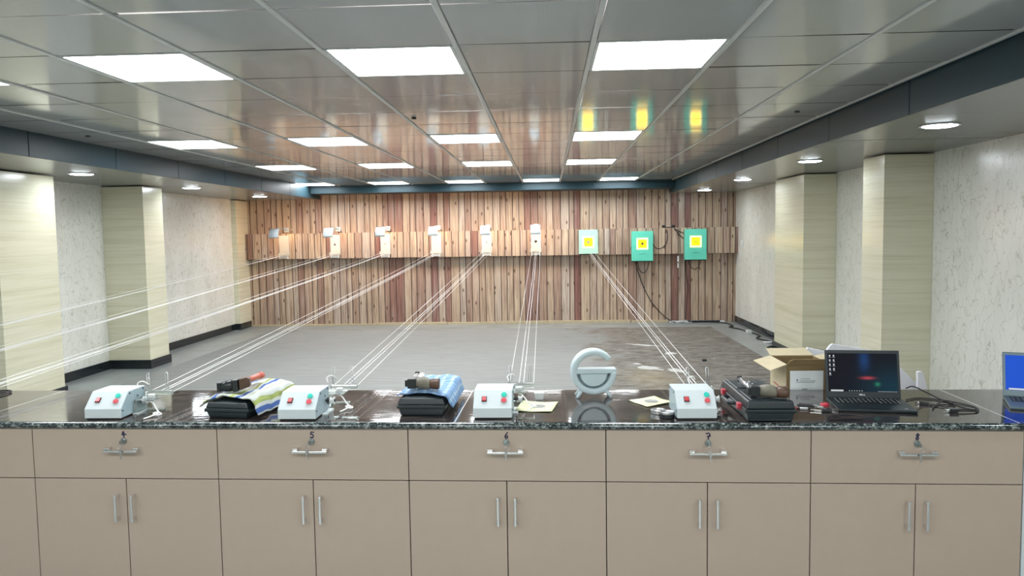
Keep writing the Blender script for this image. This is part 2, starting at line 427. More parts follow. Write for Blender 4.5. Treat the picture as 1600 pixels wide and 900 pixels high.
struct(MB().box(-3.878, 2.03, 12.563, YB, ZC - .12, ZC + .1).build('soffit_core', M['slate'], o))
# skirting in black granite
def skirt(name, segs):
    b = MB()
    for q in segs: b.box(*q, 0, .105)
    return struct(b.build(name, M['base'], bevel=.003))
k = .018
skirt('baseboard_left', [(XL, XL + k, Y0, 6.52), (XL, -4.79 + k, 6.52 - k, 6.52), (-4.79, -4.79 + k, 6.52, 7.33), (XL, -4.79 + k, 7.33, 7.33 + k),
      (XL, XL + k, 7.33 + k, 8.90 - k), (XL, -4.75 + k, 8.90 - k, 8.90), (-4.75, -4.75 + k, 8.90, 9.36), (XL, -4.75 + k, 9.36, 9.36 + k),
      (XL, XL + k, 9.36 + k, 12.62 - k), (XL, -5.165 + k, 12.62 - k, 12.62), (-5.165, -5.165 + k, 12.62, YB - .05)])
skirt('baseboard_right', [(XR - k, XR, Y0, 6.75 - k), (2.865 - k, XR, 6.75 - k, 6.75), (2.865 - k, 2.865, 6.75, 7.19), (2.865 - k, XR, 7.19, 7.19 + k),
      (XR - k, XR, 7.19 + k, 8.96 - k), (2.912 - k, XR, 8.96 - k, 8.96), (2.912 - k, 2.912, 8.96, 10.06), (2.912 - k, XRF, 10.06, 10.06 + k), (XRF - k, XRF, 10.06 + k, YB)])
# boxed wooden band that carries the targets
BY = 12.955
struct(MB().box(-5.16, XRF + .005, BY, YB - .001, 1.165, 1.597).build('wall_band', M['band'], bevel=.002))
# pale battens along the foot of the back wall
for i, (a, b, z, d) in enumerate([(-5.14, -3.0, .028, .03), (-2.99, -1.75, .045, .035), (-1.74, -.92, .038, .03), (-.90, 1.38, .05, .035), (1.40, 2.02, .042, .03)]):
    struct(MB().box(a, b, YB - d, YB - .001, 0, z).build('baseboard_back', M['pine'], bevel=.002))
o = struct(MB().box(2.05, 2.95, YB - .10, YB - .045, .0, .03).build('trim_1', M['foam'], bevel=.002))

# ------------------------------------------------------------------ lights of the room, with added fill lamps
def light_panel():
    t = thing('ceiling_light', '', 'ceiling light', group='square ceiling lights')
    fr = MB(); a, w = .286, .014
    for q in ((-a, a, -.2975, -a + w - .0115 + .0), (-a, a, a - w + .0115, .2975), (-a, -a + w, -.2975, .2975), (a - w, a, -.2975, .2975)):
        fr.box(q[0], q[1], q[2], q[3], -.004, .012)
    fr.build('light_frame', M['whiteplastic'], t)
    MB().box(-a + w, a - w, -a + .003, a - .003, -.001, .01).build('diffuser', M['diff'], t)
    return t
rown = {1: 'nearest row', 6: 'second row from the counter', 10: 'third row from the counter', 15: 'far row along the wooden wall'}
coln = {1: ['leftmost, cut by the photo edge,', 'second from left', 'third from left', 'rightmost'], 6: ['leftmost', 'second from left', 'third from left', 'rightmost'],
        10: ['leftmost', 'second from left', 'third from left', 'rightmost'], 15: ['leftmost', 'second from left', 'middle', 'fourth from left', 'rightmost']}
proto = None; cnt = {}
for c, r in lights:
    i = cnt.get(r, 0); cnt[r] = i + 1
    lab = 'square white ceiling light, %s in the %s' % (coln[r][i], rown[r])
    loc = (cell(c) + .3, GY + .6 * r + .3, ZC)
    if proto is None: proto = light_panel(); proto['label'] = lab; proto.location = loc
    else: dup(proto, lab, loc)
for c, r in rows_back:                        # unseen fill lamps added over and behind the viewer, brightening cabinets and right side
    L = bpy.data.lights.new('ceiling_fill_lamp', 'AREA'); L.shape = 'SQUARE'; L.size = .56; L.color = (.95, .98, 1.0); L.energy = 6.9 * .56 * .56 * PI
    o = bpy.data.objects.new('ceiling_fill_lamp', L); C.objects.link(o); o.location = (cell(c) + .3, GY + .6 * r + .3, ZC - .005)
for x, y in ((2.452, 2.55), (2.452, .11), (-4.445, 4.95), (-4.445, 2.67), (-4.445, .39)):   # unseen fill added in the soffits beside and behind the viewer for the walls
    L = bpy.data.lights.new('soffit_fill_lamp', 'AREA'); L.shape = 'DISK'; L.size = .2; L.color = (.86, .94, 1.0); L.energy = 18 * .0308 * PI
    o = bpy.data.objects.new('soffit_fill_lamp', L); C.objects.link(o); o.location = (x, y, ZS - .012)
def downlight():
    t = thing('recessed_downlight', '', 'downlight', group='round lights in the side soffits')
    MB().lathe((0, 0, 0), [(.098, -.004), (.112, -.006), (.12, -.004), (.121, .0), (.098, .0)], 40).build('trim_ring', M['whiteplastic'], t, smooth=True)
    MB().lathe((0, 0, 0), [(.099, -.001), (.099, -.005), (.085, -.009), (.001, -.010)], 40).build('diffuser', M['dl'], t, smooth=True)
    return t
proto = None
for x, y, lab in [(-4.445, 7.23, 'left soffit, nearest of three'), (-4.445, 9.51, 'left soffit, middle of three'), (-4.445, 11.80, 'left soffit, closest to wooden wall'),
                  (2.452, 4.99, 'right soffit, nearest and largest'), (2.452, 7.38, 'right soffit, second from the counter'), (2.452, 9.87, 'right soffit, third from the counter'), (2.452, 12.25, 'right soffit, closest to wooden wall')]:
    lab = 'round glowing downlight in ' + lab; loc = (x, y, ZS)
    if proto is None: proto = downlight(); proto['label'] = lab; proto.location = loc
    else: dup(proto, lab, loc)
for x, y, w in [(1.75, 5.55, 'near the right soffit'), (-.93, 5.45, 'in the middle of the ceiling'), (-3.62, 6.0, 'near the left soffit')]:
    tag(MB().box(x - .016, x + .016, y - .012, y + .012, ZC - .012, ZC - .0005).build('ceiling_sprinkler_cap', M['dark'], bevel=.003), 'tiny black fitting on a ceiling tile ' + w, 'ceiling fitting', 'tiny black ceiling fittings')

# ------------------------------------------------------------------ floor mat
mt = MB().box(-4.55, 2.59, 4.3, 12.43, .0, .004).build('floor_mat', M['mat'])
tag(mt, 'large grey brown wood grain vinyl mat covering the range floor, worn on its right', 'floor mat')
def blotch(cx, cy, lx, ly, ang, seed):
    rnd = random.Random(seed); b = MB(); n = 22; pts = []
    for i in range(n):
        a = 2 * PI * i / n; r = rnd.uniform(.55, 1.05); x, y = lx * math.cos(a) * r, ly * math.sin(a) * r
        pts.append((cx + x * math.cos(ang) - y * math.sin(ang), cy + x * math.sin(ang) + y * math.cos(ang)))
    return b.prism(pts, .0041, .0052, 'z').build('peeled_patch', M['patch'], mt)
for q in [(1.28, 10.45, .30, .07, -.55, 1), (1.13, 8.68, .20, .11, -.9, 2), (1.40, 8.52, .09, .16, .3, 3), (1.53, 9.72, .11, .10, -.6, 4), (1.02, 8.95, .05, .07, .5, 5)]: blotch(*q)
tag(MB().box(1.80, 1.85, 9.08, 9.12, .004, .03).build('rubber_stub', M['dark'], bevel=.004), 'tiny black block lying on the worn part of the mat', 'block')

# ------------------------------------------------------------------ targets on the band
TX = [-4.488, -3.605, -2.747, -1.882, -1.028, -.200, .671, 1.563, 2.438]
ordn = ['first', 'second', 'third', 'fourth', 'fifth', 'sixth']
def carrier(i, x):
    t = thing('target_mount', '%s white paper target holder from the left, %s' % (ordn[i], ['with a blank card', 'with a dark bullseye', 'with a faint pale bullseye', 'with a bluish blank card', 'with a small dark bullseye', 'with the largest torn bullseye'][i]), 'target holder', (x, BY, 1.165), group='white target holders')
    MB().box(-.082, .082, -.012, 0, .085, .40).build('back_plate', M['whitemetal'], t, bevel=.002)
    c = MB().box(-.074, .074, -.0155, -.0125, .10, .395).build('target_card', M['cream'], t)
    if i in (1, 2, 4, 5):
        r = {1: .020, 2: .015, 4: .017, 5: .027}[i]; b = MB(); rnd = random.Random(i); n = 14
        b.prism([(r * rnd.uniform(.6, 1.15) * math.cos(2 * PI * k / n) - .005, .235 + r * rnd.uniform(.6, 1.15) * math.sin(2 * PI * k / n)) for k in range(n)], -.017, -.0156, 'y')
        b.build('bullseye', M['dark'] if i in (1, 5) else M['bull'], c)
    tr = MB(); tr.box(-.095, .088, -.05, -.013, .072, .080); tr.box(-.095, .088, -.053, -.049, .06, .095); tr.box(-.095, -.088, -.05, -.001, .06, .11); tr.box(.081, .088, -.05, -.001, .06, .11)
    tr.box(-.05, .05, -.058, -.053, .073, .080); tr.build('card_tray', M['cream'], t, bevel=.0015)
    MB().box(-.05, .055, -.045, -.001, .012, .058).build('motor_case', M['greyplastic'], t, bevel=.003)
    for xx in (-.066, .062): MB().box(xx - .008, xx + .008, -.05, -.001, .004, .059).build('side_bracket', M['whiteplastic'], t, bevel=.002)
    return t
for i in range(6): carrier(i, TX[i])
def lamp(i, x):
    wx = x + [.0, .02, .02, .02, .015, .0][i]
    t = thing('target_lamp', 'white hooded lamp over the %s paper target from the left' % ordn[i], 'lamp', (wx, YB, 1.66), group='hooded target lamps')
    MB().box(-.04, .04, -.025, -.001, -.04, .04).build('wall_plate', M['whitemetal'], t, bevel=.004)
    hy = -.60
    MB().tube(curve([(0, -.02, 0), (.012, -.18, .012), (0, -.40, .025), (-.0, hy + .03, .012)]), .006).build('arm', M['greymetal'], t, smooth=True)
    h = MB(); n = 10; w = .08
    pr = [(hy + .06 - .135 * math.sin(a), -.135 + .155 * math.cos(a)) for a in (PI / 2 * k / n for k in range(n + 1))]
    h.grid(lambda a, b: (-w + 2 * w * a, pr[b][0], pr[b][1]), 1, n)
    h.build('hood', M['lampwhite'], t, smooth=True, solid=.004)
    b = MB(); b.lathe((0, hy + .055, -.075), [(.002, -.03), (.02, -.026), (.028, -.008), (.026, .01), (.014, .03), (.012, .045)], 16); b.build('bulb', M['bulb'], t, smooth=True)
    s = MB(); s.lathe((0, hy + .055, -.03), [(.015, 0), (.015, .045)], 14); s.build('bulb_socket', M['whiteplastic'], t, smooth=True)
    cb = MB().tube(curve([(.035, -.01, -.01), (.05, -.03, -.05), (.07, -.02, -.085)] if i else [(.06, -.005, -.0), (.115, -.02, .005), (.135, -.02, -.055), (.13, -.02, -.11)]), .006)
    cb.build('cable', M['whiteplastic'] if i == 0 else M['blackmat'], t, smooth=True)
for i in range(6): lamp(i, TX[i])
# electronic targets
def etarget(x, z0, z1, w, col, win, bull, wy, lab, text=True):
    t = thing('electronic_target', lab, 'electronic target', (x, BY, z0), group='green electronic targets')
    hh = z1 - z0
    MB().box(-w / 2, w / 2, -.075, -.012, 0, hh).build('housing', col, t, bevel=.004)
    MB().box(-w / 2 + .01, w / 2 - .004, -.062, -.001, -.014, hh - .03).build('back_shell', M['dark'], t, bevel=.003)
    s = .094
    f = MB().box(-s, s, -.080, -.074, wy - s, wy + s).build('window_rim', M['paleyellow'], t, bevel=.006)
    MB().box(-s * .74, s * .74, -.0825, -.0795, wy - s * .74, wy + s * .74).build('lit_target', M['yellow'], f, bevel=.004)
    MB().cyl((0, -.0825, wy), bull[0], -.0015, 'y', 24).build('bullseye', bull[1], f)
    if text:
        b = MB(); rnd = random.Random(3); xx = -.052
        for q in range(7):
            b.box(xx, xx + .011, -.0762, -.0749, .115, .118)
            b.box(xx, xx + .003, -.0762, -.0749, .107, .118 if q % 2 else .114); xx += .015
            if q % 3 == 0: b.box(xx - .006, xx - .003, -.0762, -.0749, .106, .118)
        b.build('lettering', M['dark'], t)
    return t
etarget(TX[6], 1.185, 1.585, .315, M['palemint'], 0, (.024, M['bull']), .195, 'pale mint target box with yellow square and grey bullseye, above the rightmost white cords', False)
etarget(TX[7], 1.055, 1.548, .352, M['mint'], 0, (.024, M['dark']), .285, 'left of the two bright green target boxes, with a large black bullseye')
etarget(TX[8], 1.065, 1.570, .358, M['mint'], 0, (.014, M['dark']), .300, 'rightmost bright green target box on the wooden band, with a tiny bullseye')

def cable(name, pts, r, mat, lab, cat='cable', n=8, group=None):
    return tag(MB().tube(curve(pts, n), r, 8).build(name, mat, smooth=True), lab, cat, group)
yw = YB - .022
cable('power_cable', [(1.47, yw, 1.05), (1.52, yw, .85), (1.60, yw, .62), (1.72, yw, .38), (1.86, yw, .20), (2.0, yw, .07), (2.10, yw - .08, .012), (2.13, yw - .10, .008)], .007, M['blackmat'], 'long black cable curving down the wall from the left green target')
cable('cable_loop', [(1.50, yw, 1.06), (1.53, yw, .92), (1.59, yw, .845), (1.66, yw, .89), (1.71, yw, 1.06)], .006, M['blackmat'], 'black cable loop hanging under the left green target')
cable('cable_loop', [(2.35, yw, 1.07), (2.39, yw, .95), (2.46, yw, .895), (2.53, yw, .94), (2.56, yw, 1.07)], .006, M['blackmat'], 'black cable loop hanging under the right green target')
cable('power_cable', [(2.31, yw, 1.07), (2.32, yw, .8), (2.345, yw, .6), (2.33, yw, .35), (2.32, yw, .12), (2.29, yw - .06, .01), (2.25, yw - .12, .008)], .006, M['blackmat'], 'thin black cable dropping straight to the floor from the right green target')
yb = BY - .006
cable('cable_loop', [(1.742, yb, 1.33), (1.80, yb, 1.265), (1.88, yb, 1.26), (1.96, yb, 1.33), (1.985, yb, 1.45), (1.975, yb, 1.57)], .006, M['blackmat'], 'black cable swinging between left green target and small black adapter')
cable('cable_loop', [(2.10, yb, 1.585), (2.16, yb, 1.545), (2.25, yb, 1.505)], .006, M['blackmat'], 'upper short black wire reaching the right green target from the adapter')
cable('cable_loop', [(2.10, yb - .016, 1.57), (2.16, yb - .016, 1.50), (2.25, yb, 1.41)], .006, M['blackmat'], 'lower short black wire reaching the right green target from the adapter')
t = thing('hanging_cable', 'straight dark wire with white connectors hanging between the two green targets', 'cable', (2.16, BY, 1.2))
MB().tube([(0, -.006, .39), (.004, -.006, .2), (0, -.006, -.02)], .005).build('wire', M['blackmat'], t)
MB().box(-.012, .012, -.02, -.002, -.17, -.07).build('connector', M['whiteplastic'], t, bevel=.003)
MB().tube([(0, -.011, -.02), (.002, -.011, -.08)], .005).build('wire', M['blackmat'], t)
MB().box(-.01, .008, -.02, -.002, -.27, -.19).build('connector', M['whiteplastic'], t, bevel=.003)
t = thing('power_adapter', 'pair of small black adapters joined by a wire on top of the wooden band', 'adapter', (2.02, BY + .06, 1.597))
MB().box(-.115, -.065, -.03, .02, 0, .045).build('adapter_body', M['black'], t, bevel=.004)
MB().box(.045, .10, -.03, .02, 0, .045).build('adapter_body', M['black'], t, bevel=.004)
MB().tube(curve([(-.07, -.02, .012), (-.02, -.04, .006), (.02, -.035, .008), (.05, -.02, .012)]), .007).build('wire', M['blackmat'], t, smooth=True)
# light switch on the right wall
t = thing('wall_switch', 'small white wall switch on the right wall beside the wooden band', 'switch', (XRF, 12.68, 1.32))
MB().box(-.012, 0, -.075, .075, -.05, .05).build('switch_plate', M['whiteplastic'], t, bevel=.004)
MB().box(-.016, -.011, -.03, .03, -.028, .028).build('rocker', M['whiteplastic'], t, bevel=.002)
# clutter at the foot of the wall and along the right edge of the floor
t = thing('power_strip', 'dark power strip lying at the foot of the wooden wall on the right', 'power strip', (2.60, YB - .075, 0))
MB().box(-.27, .27, -.03, .02, .001, .035).build('strip_body', M['black'], t, bevel=.006)
b = MB()
for kx in range(5): b.box(-.22 + kx * .1, -.17 + kx * .1, -.02, .01, .035, .037)
b.build('socket', M['greyplastic'], t)
b = MB(); rnd = random.Random(12)
b.tube(curve([(2.02 + .035 * k + rnd.uniform(-.05, .05), YB - .2 + rnd.uniform(-.06, .06), .01 + rnd.uniform(0, .035)) for k in range(12)], 5), .010, 6)
tag(b.build('cable_bundle', M['greyplastic'], smooth=True), 'crumpled pale grey cable heap on the floor below the green targets', 'cable')
cable('floor_cable', [(2.70, YB - .09, .008), (2.92, 12.85, .008), (2.95, 12.45, .01), (2.86, 12.3, .01), (2.97, 12.0, .008), (2.99, 11.7, .008)], .010, M['blackmat'], 'black looping cable on the grey floor near the back right corner')
t = thing('plug_adapter', 'small white plug adapter on the grey floor beside the black skirting', 'adapter', (2.99, 11.63, 0))
MB().box(-.035, .035, -.05, .05, 0, .045).build('adapter_body', M['whiteplastic'], t, bevel=.006)
MB().box(-.018, .018, .05, .062, .012, .034).build('socket_face', M['greyplastic'], t, bevel=.002)
cable('floor_cable', [(3.03, 11.55, .008), (3.05, 11.25, .008), (2.94, 11.0, .008), (2.99, 10.8, .009), (3.05, 10.62, .008)], .010, M['blackmat'], 'wavy black cable on the grey floor just past the white adapter')
cable('floor_cable', [(3.00, 10.45, .008), (3.07, 10.3, .01), (2.85, 10.12, .01), (2.83, 9.85, .01), (2.87, 9.6, .02), (2.86, 9.4, .008), (2.84, 9.15, .008)], .011, M['blackmat'], 'black cable snaking around the foot of the right laminate pier')
tag(MB().tube(curve([(2.93, 10.6, .006), (3.0, 10.52, .02), (3.06, 10.62, .006)]), .012).build('paper_scrap', M['foam'], smooth=True), 'crumpled white scrap on the grey floor beside the cables', 'scrap')

# ------------------------------------------------------------------ counter and cabinets
AC = -.0225                                   # the counter is not quite parallel to the wall
CO = Matrix.Translation((-.153, 3.051, 0)) @ Matrix.Rotation(AC, 4, 'Z')
def cw(u, v, z=0): p = CO @ Vector((u, v, z)); return (p.x, p.y, p.z)
U0, U1 = -4.5, 3.38
t = thing('counter_top', 'long polished black granite counter top running across the whole photo', 'counter', cw(0, 0, 0), AC)
b = MB(); js = [U0, -2.32, -.235, 1.964, U1]
for a, c in zip(js, js[1:]): b.box(a + .0012, c - .0012, .012, .655, CT - .03, CT)
b.build('slab', M['top'], t)
b = MB()
for a in js[1:-1]: b.box(a - .0016, a + .0016, .012, .654, CT - .02, CT + .0002)
b.build('slab_joint', M['joint'], t)
pr = [(.013, CT), (.004, CT - .001), (-.003, CT - .006), (-.006, CT - .014), (-.003, CT - .022), (.004, CT - .027), (.013, CT - .028)]
b = MB().prism(pr, U0, U1, 'x').build('front_edge', M['edge'], t, smooth=False, bevel=.002)
PITCH = .8035
def stroke(b, pts, w=.0022, y=-.0006):
    P = [Vector((p[0], 0, p[1])) for p in pts]
    for a, c in zip(P, P[1:]):
        d = (c - a).normalized(); nrm = Vector((-d.z, 0, d.x)) * w; e = d * w * .6
        q = [a - e + nrm, a - e - nrm, c + e - nrm, c + e + nrm]
        b._add([(p.x, y, p.z) for p in q], [(0, 1, 2, 3)])
DIG = {4: [[(.3, 1), (.0, .45), (1, .5)], [(.5, .9), (.42, 0)]], 5: [[(.95, .95), (.35, 1), (.2, .6), (.7, .55), (.85, .25), (.55, .02), (.1, .1)]],
       6: [[(.75, 1), (.3, .6), (.15, .25), (.4, .02), (.75, .15), (.7, .42), (.3, .4)]], 7: [[(.05, .9), (.6, 1), (.9, .75), (.6, .4), (.55, 0)], [(.3, .45), (1.0, .5)]],
       8: [[(.55, .5), (.3, .75), (.6, 1), (.85, .78), (.55, .5), (.25, .3), (.3, .05), (.6, .02), (.75, .25), (.55, .5)]]}
def cabinet(idx, lab, digit=None):
    t = thing('base_cabinet', lab, 'cabinet', cw(idx * PITCH, .012), AC, 'tan drawer cabinets under the counter')
    W = PITCH; g = .0018
    MB().box(.001, W - .001, .020, .60, .085, CT - .032).build('body', M['carcass'], t)
    MB().box(.001, W - .001, .07, .60, 0, .084).build('plinth', M['carcass'], t)
    MB().box(.001, W - .001, .601, .62, 0, CT - .032).build('back_panel', M['tan'], t)
    zs, zt = .537, CT - .0315
    d = MB().box(g, W - g, 0, .019, zs + g, zt).build('drawer', M['tan'], t, bevel=.0012)
    hx = W / 2 + (-.002); hz = .662 
    h = MB(); h.box(-.073, .073, -.034, -.025, -.0045, .0045)
    for s in (-.062, .062): h.prism([(s - .011, .012), (s + .011, .012), (s + .009, -.002), (s - .009, -.002)], -.026, 0, 'y')
    h.build('handle', M['chrome'], d, bevel=.0015, loc=(hx, 0, hz))
    l = MB(); l.cyl((0, -.008, 0), .0125, .008, 'y', 24); l.cyl((0, -.014, 0), .0095, .006, 'y', 24); l.build('lock', M['lock'], d, bevel=.001, loc=(hx + .003, 0, hz + .037))
    if digit:
        b = MB(); s = .024
        for st in DIG[digit]: stroke(b, [((p[0] - .5) * s * .75, p[1] * s) for p in st], .0026)
        b.build('number_mark', M['ink'], d, loc=(hx + .004, 0, hz + .052))
    for s in (0, 1):
        x0, x1 = (g, W / 2 - g) if s == 0 else (W / 2 + g, W - g)
        dr = MB().box(x0, x1, 0, .019, .088, zs - g).build('door', M['tan'], t, bevel=.0012)
        hx2 = W / 2 + (-.035 if s == 0 else .035)
        h = MB(); h.box(-.0045, .0045, -.034, -.025, -.058, .058)
        for q in (-.048, .048): h.box(-.004, .004, -.026, 0, q - .008, q + .008)
        h.build('handle', M['chrome'], dr, bevel=.0015, loc=(hx2, 0, .418))
    return t
names = {-6: (None, 'tan cabinet at the far left end of the counter, beyond the photo edge'), -5: (None, 'tan cabinet left of the partly seen one, beyond the photo edge'), -4: (None, '')}
cabs = []
def ulabel(i):
    return {-1: 'narrow strip of a tan cabinet cut off by the left photo edge', 0: 'tan cabinet whose drawer is marked 4, under the striped towel and first motor box',
            1: 'tan cabinet whose drawer is marked 5, second full one from left', 2: 'tan cabinet whose drawer is marked 6, in the middle below the checked towel',
            3: 'tan cabinet whose drawer is marked 7, below the letter shaped lamp', 4: 'tan cabinet whose drawer is marked 8, below the black laptop with white edge strip',
            5: 'sliver of a tan cabinet right of the white edge strip, cut by the photo edge', -2: 'tan cabinet one place beyond the left photo edge', -3: 'tan cabinet two places beyond the left photo edge'}[i]
for i in range(-3, 6):
    off = -2.035 / PITCH + (i if i < 5 else i + .045)
    cb = cabinet(off, ulabel(i), {0: 4, 1: 5, 2: 6, 3: 7, 4: 8}.get(i))
    if i == 4: MB().box(PITCH + .002, PITCH + .031, -.002, .5, 0, CT - .031).build('edge_strip', M['whitemetal'], cb, bevel=.002)
    if 0 <= i <= 4:                            # a key hangs in each numbered drawer lock
        p = cw(off * PITCH + PITCH / 2 + .001, .012, .699)
        t = thing('key', 'small silver key hanging from the lock of the drawer marked %d' % (4 + i), 'key', p, AC + random.uniform(-.3, .3), 'keys in the drawer locks')
        sw = random.uniform(-.010, .010)
        MB().box(-.0012, .0012, -.034, -.010, -.004, .004).build('key_blade', M['steel'], t)
        MB().box(-.0014, .0014, -.036, -.014, -.008, .007).build('key_bow', M['steel'], t, bevel=.0006)
        b = MB(); b.tube([(.0085 * math.cos(a) + sw * .3, -.037, -.017 + .0105 * math.sin(a)) for a in (2 * PI * k / 16 for k in range(17))], .0012, 6); b.build('key_ring', M['steel'], t, smooth=True)
        b = MB(); b.prism([(sw - .0045, -.046), (sw + .0045, -.046), (sw + .006, -.034), (sw + .003, -.028), (sw - .003, -.028), (sw - .006, -.034)], -.041, -.039, 'y'); b.prism([(sw - .002, -.064), (sw + .001, -.067), (sw + .0025, -.064), (sw + .0025, -.046), (sw - .0025, -.046)], -.041, -.039, 'y')
        b.build('spare_key', M['steel'], t)

# ------------------------------------------------------------------ motor boxes
def motor_box():
    t = thing('motor_box', '', 'motor box', group='white target motor boxes')
    w = .079; D = .20
    P = [(0, .006), (0, .045), (.066, .108), (.20, .108), (.20, .006)]
    MB().prism([(y, z) for y, z in P], -w, w, 'x').build('housing', M['whitemetal'], t, bevel=.0012)
    MB().box(-w + .006, w - .006, .006, D - .006, 0, .007).build('rubber_base', M['blackmat'], t)
    b = MB()
    b.prism([(.003, .009), (.003, .044), (.067, .105), (.196, .105), (.196, .009)], w, w + .0015, 'x'); b.build('side_plate', M['greymetal'], t)
    MB().prism([(.003, .009), (.003, .044), (.067, .105), (.196, .105), (.196, .009)], -w - .0015, -w, 'x').build('side_plate', M['greymetal'], t)
    for y, z in ((.012, .036), (.072, .098), (.18, .098), (.135, .075), (.18, .03)):
        MB().cyl((w + .0015, y, z), .0038, .0022, 'x', 10).build('screw', M['dark'], t)
    for y, z in ((.012, .036), (.072, .098), (.18, .098)):
        MB().cyl((-w - .0037, y, z), .0038, .0022, 'x', 10).build('screw', M['dark'], t)
    MB().prism([(.09, .006), (.20, .006), (.20, .0), (.09, 0)], w, w + .022, 'x').build('foot_flange', M['whitemetal'], t, bevel=.001)
    an = math.atan2(.063, .066); S = Matrix.Translation((0, .033, .0765)) @ Matrix.Rotation(an, 4, 'X')
    r = MB().at(S).box(-.047, -.025, -.013, .013, -.002, .003).build('rocker_switch', M['dark'], t, bevel=.001)
    b = MB().at(S); b.prism([(-.0105, .003), (.0105, .003), (.0105, .0045), (-.0105, .008)], -.0445, -.0275, 'x'); b.build('rocker', M['rocker'], r)
    for nm, yy, m in (('green_button', .019, 'greenbtn'), ('red_button', -.009, 'redbtn')):
        bz = MB().at(S); bz.cyl((.046, yy, 0), .0145, .003, 'z', 28); q = bz.build(nm, M['whiteplastic'], t, bevel=.0008)
        b = MB().at(S); b.cyl((.046, yy, .003), .0115, .005, 'z', 28); b.build('button_cap', M[m], q, bevel=.0015)
    # drive shaft with pulley on the right side
    b = MB(); b.cyl((w + .001, .145, .052), .006, .045, 'x', 14); b.cyl((w + .010, .145, .052), .015, .005, 'x', 20); b.build('drive_shaft', M['black'], t, smooth=False)
    b = MB(); b.lathe((0, 0, 0), [(.012, 0), (.017, .0), (.011, .006), (.011, .012), (.017, .018), (.012, .018)], 20)
    o = b.build('pulley', M['whiteplastic'], t, smooth=True, loc=(w + .022, .145, .052)); o.rotation_euler = (0, PI / 2, 0)
    return t
def bracket(t, bx, by, rod=.085):              # cord guide behind the box
    b = MB(); b.box(bx - .058, bx + .062, by - .016, by + .016, .066, .084)
    b.build('guide_bar', M['acrylic'], t, bevel=.004)
    b = MB(); b.box(bx - .055, bx + .025, by - .10, by - .02, .058, .064); b.box(bx - .06, bx - .05, by - .10, by, .001, .064); b.box(bx - .06, bx + .03, by - .02, by + .0, .001, .008)
    b.build('guide_plate', M['acrylic'], t, bevel=.002)
    for q in (-.045, .04):
        r = MB(); r.tube([(bx + q - .004, by, .085), (bx + q - .006, by, .165)], .0018, 8); r.tube([(bx + q + .006, by, .085), (bx + q + .004, by, .165)], .0018, 8); r.tube([(bx + q - .006, by, .165), (bx + q + .004, by, .165)], .0018, 8)
        r.build('guide_rod', M['steel'], t, smooth=True)
    b = MB(); b.lathe((bx - .005, by - .055, .064), [(.014, 0), (.018, .002), (.012, .008), (.018, .014), (.012, .016)], 18); b.build('guide_pulley', M['whiteplastic'], t, smooth=True)
    b = MB(); b.tube(curve([(bx - .02, by - .07, .056), (bx + .01, by - .075, .045), (bx + .03, by - .085, .022), (bx + .05, by - .10, .008), (bx + .07, by - .12, .006), (bx + .065, by - .145, .008), (bx + .045, by - .14, .012), (bx + .048, by - .115, .013), (bx + .06, by - .13, .012), (bx + .045, by - .17, .006), (bx + .035, by - .20, .005)]), .0032, 8)
    b.tube(curve([(bx - .05, by - .08, .11), (bx - .055, by - .07, .13), (bx - .035, by - .065, .138), (bx - .02, by - .04, .12)]), .003, 8)
    b.build('power_lead', M['cord'], t, smooth=True)
boxes = [(-1.893, 3.136, 0, .145, .195, 'leftmost white motor box on the counter, seen against the grey floor'), (-1.050, 3.108, 0, .110, .335, 'white motor box just right of the striped towel'),
         (-.236, 3.117, 0, .105, .33, 'white motor box between checked towel and letter shaped lamp'), (.592, 3.094, 0, .055, .27, 'rightmost white motor box, beside the black pistol case'),
         (-2.78, 3.16, 0, .145, .24, 'white motor box just beyond the left photo edge'), (-3.42, 3.18, 0, .145, .24, 'white motor box two places beyond the left photo edge'), (-4.08, 3.2, 0, .145, .24, 'white motor box three places beyond the left photo edge')]
proto = None; gpos = []
for x, y, rz, bx, by, lab in boxes:
    if proto is None: proto = motor_box(); q = proto; q['label'] = lab; q.location = (x, y, CT)
    else: q = dup(pristine, lab, (x, y, CT))
    if proto is q:
        pristine = dup(q, 'x')
        pr_objs = [pristine] + list(pristine.children_recursive)
    bracket(q, bx, by); gpos.append((x + bx, y + by))
for o in pr_objs: bpy.data.objects.remove(o)

# ------------------------------------------------------------------ white cords from the boxes to the targets
lanes = [(6, 0, 'first'), (5, 1, 'second'), (4, 2, 'third'), (0, 3, 'fourth'), (1, 4, 'fifth'), (2, 5, 'sixth'), (3, 6, 'pale mint')]
for bi, ti, nm in lanes:
    gx, gy = gpos[bi]; tx = TX[ti]
    src = {0: 'leftmost motor box in view', 1: 'motor box beside the striped towel', 2: 'motor box beside the letter shaped lamp', 3: 'rightmost motor box'}.get(bi, 'left photo edge')
    lab = 'white cords from the %s to the %s %s' % (src, nm, 'target box' if ti == 6 else 'paper target')
    t = thing('target_string', lab, 'cord', (gx, gy, CT), 0, 'white cords of the target carriers')
    ends = [(-.052, -.070), (-.008, -.012), (.012, .008), (.058, .070)] if ti != 6 else [(-.045, -.0), (-.008, .03), (.008, .045), (.05, .10)]
    for k2, (a, e) in enumerate(ends):
        A = Vector((a, .019, .076)); B = Vector((tx + e - gx, BY - (.068 if ti != 6 else .095) - gy, (1.235 if ti != 6 else 1.195) - CT + (.0 if k2 in (1, 2) else .01)))
        pts = []
        for q in range(25):
            u = q / 24; p = A.lerp(B, u); p.z -= .02 * 4 * u * (1 - u) * (1 if k2 in (1, 2) else .55); pts.append(p)
        MB().tube(pts, .0015 if k2 in (0, 3) else .0019, 6).build('cord_run', M['cord'], t, smooth=True)

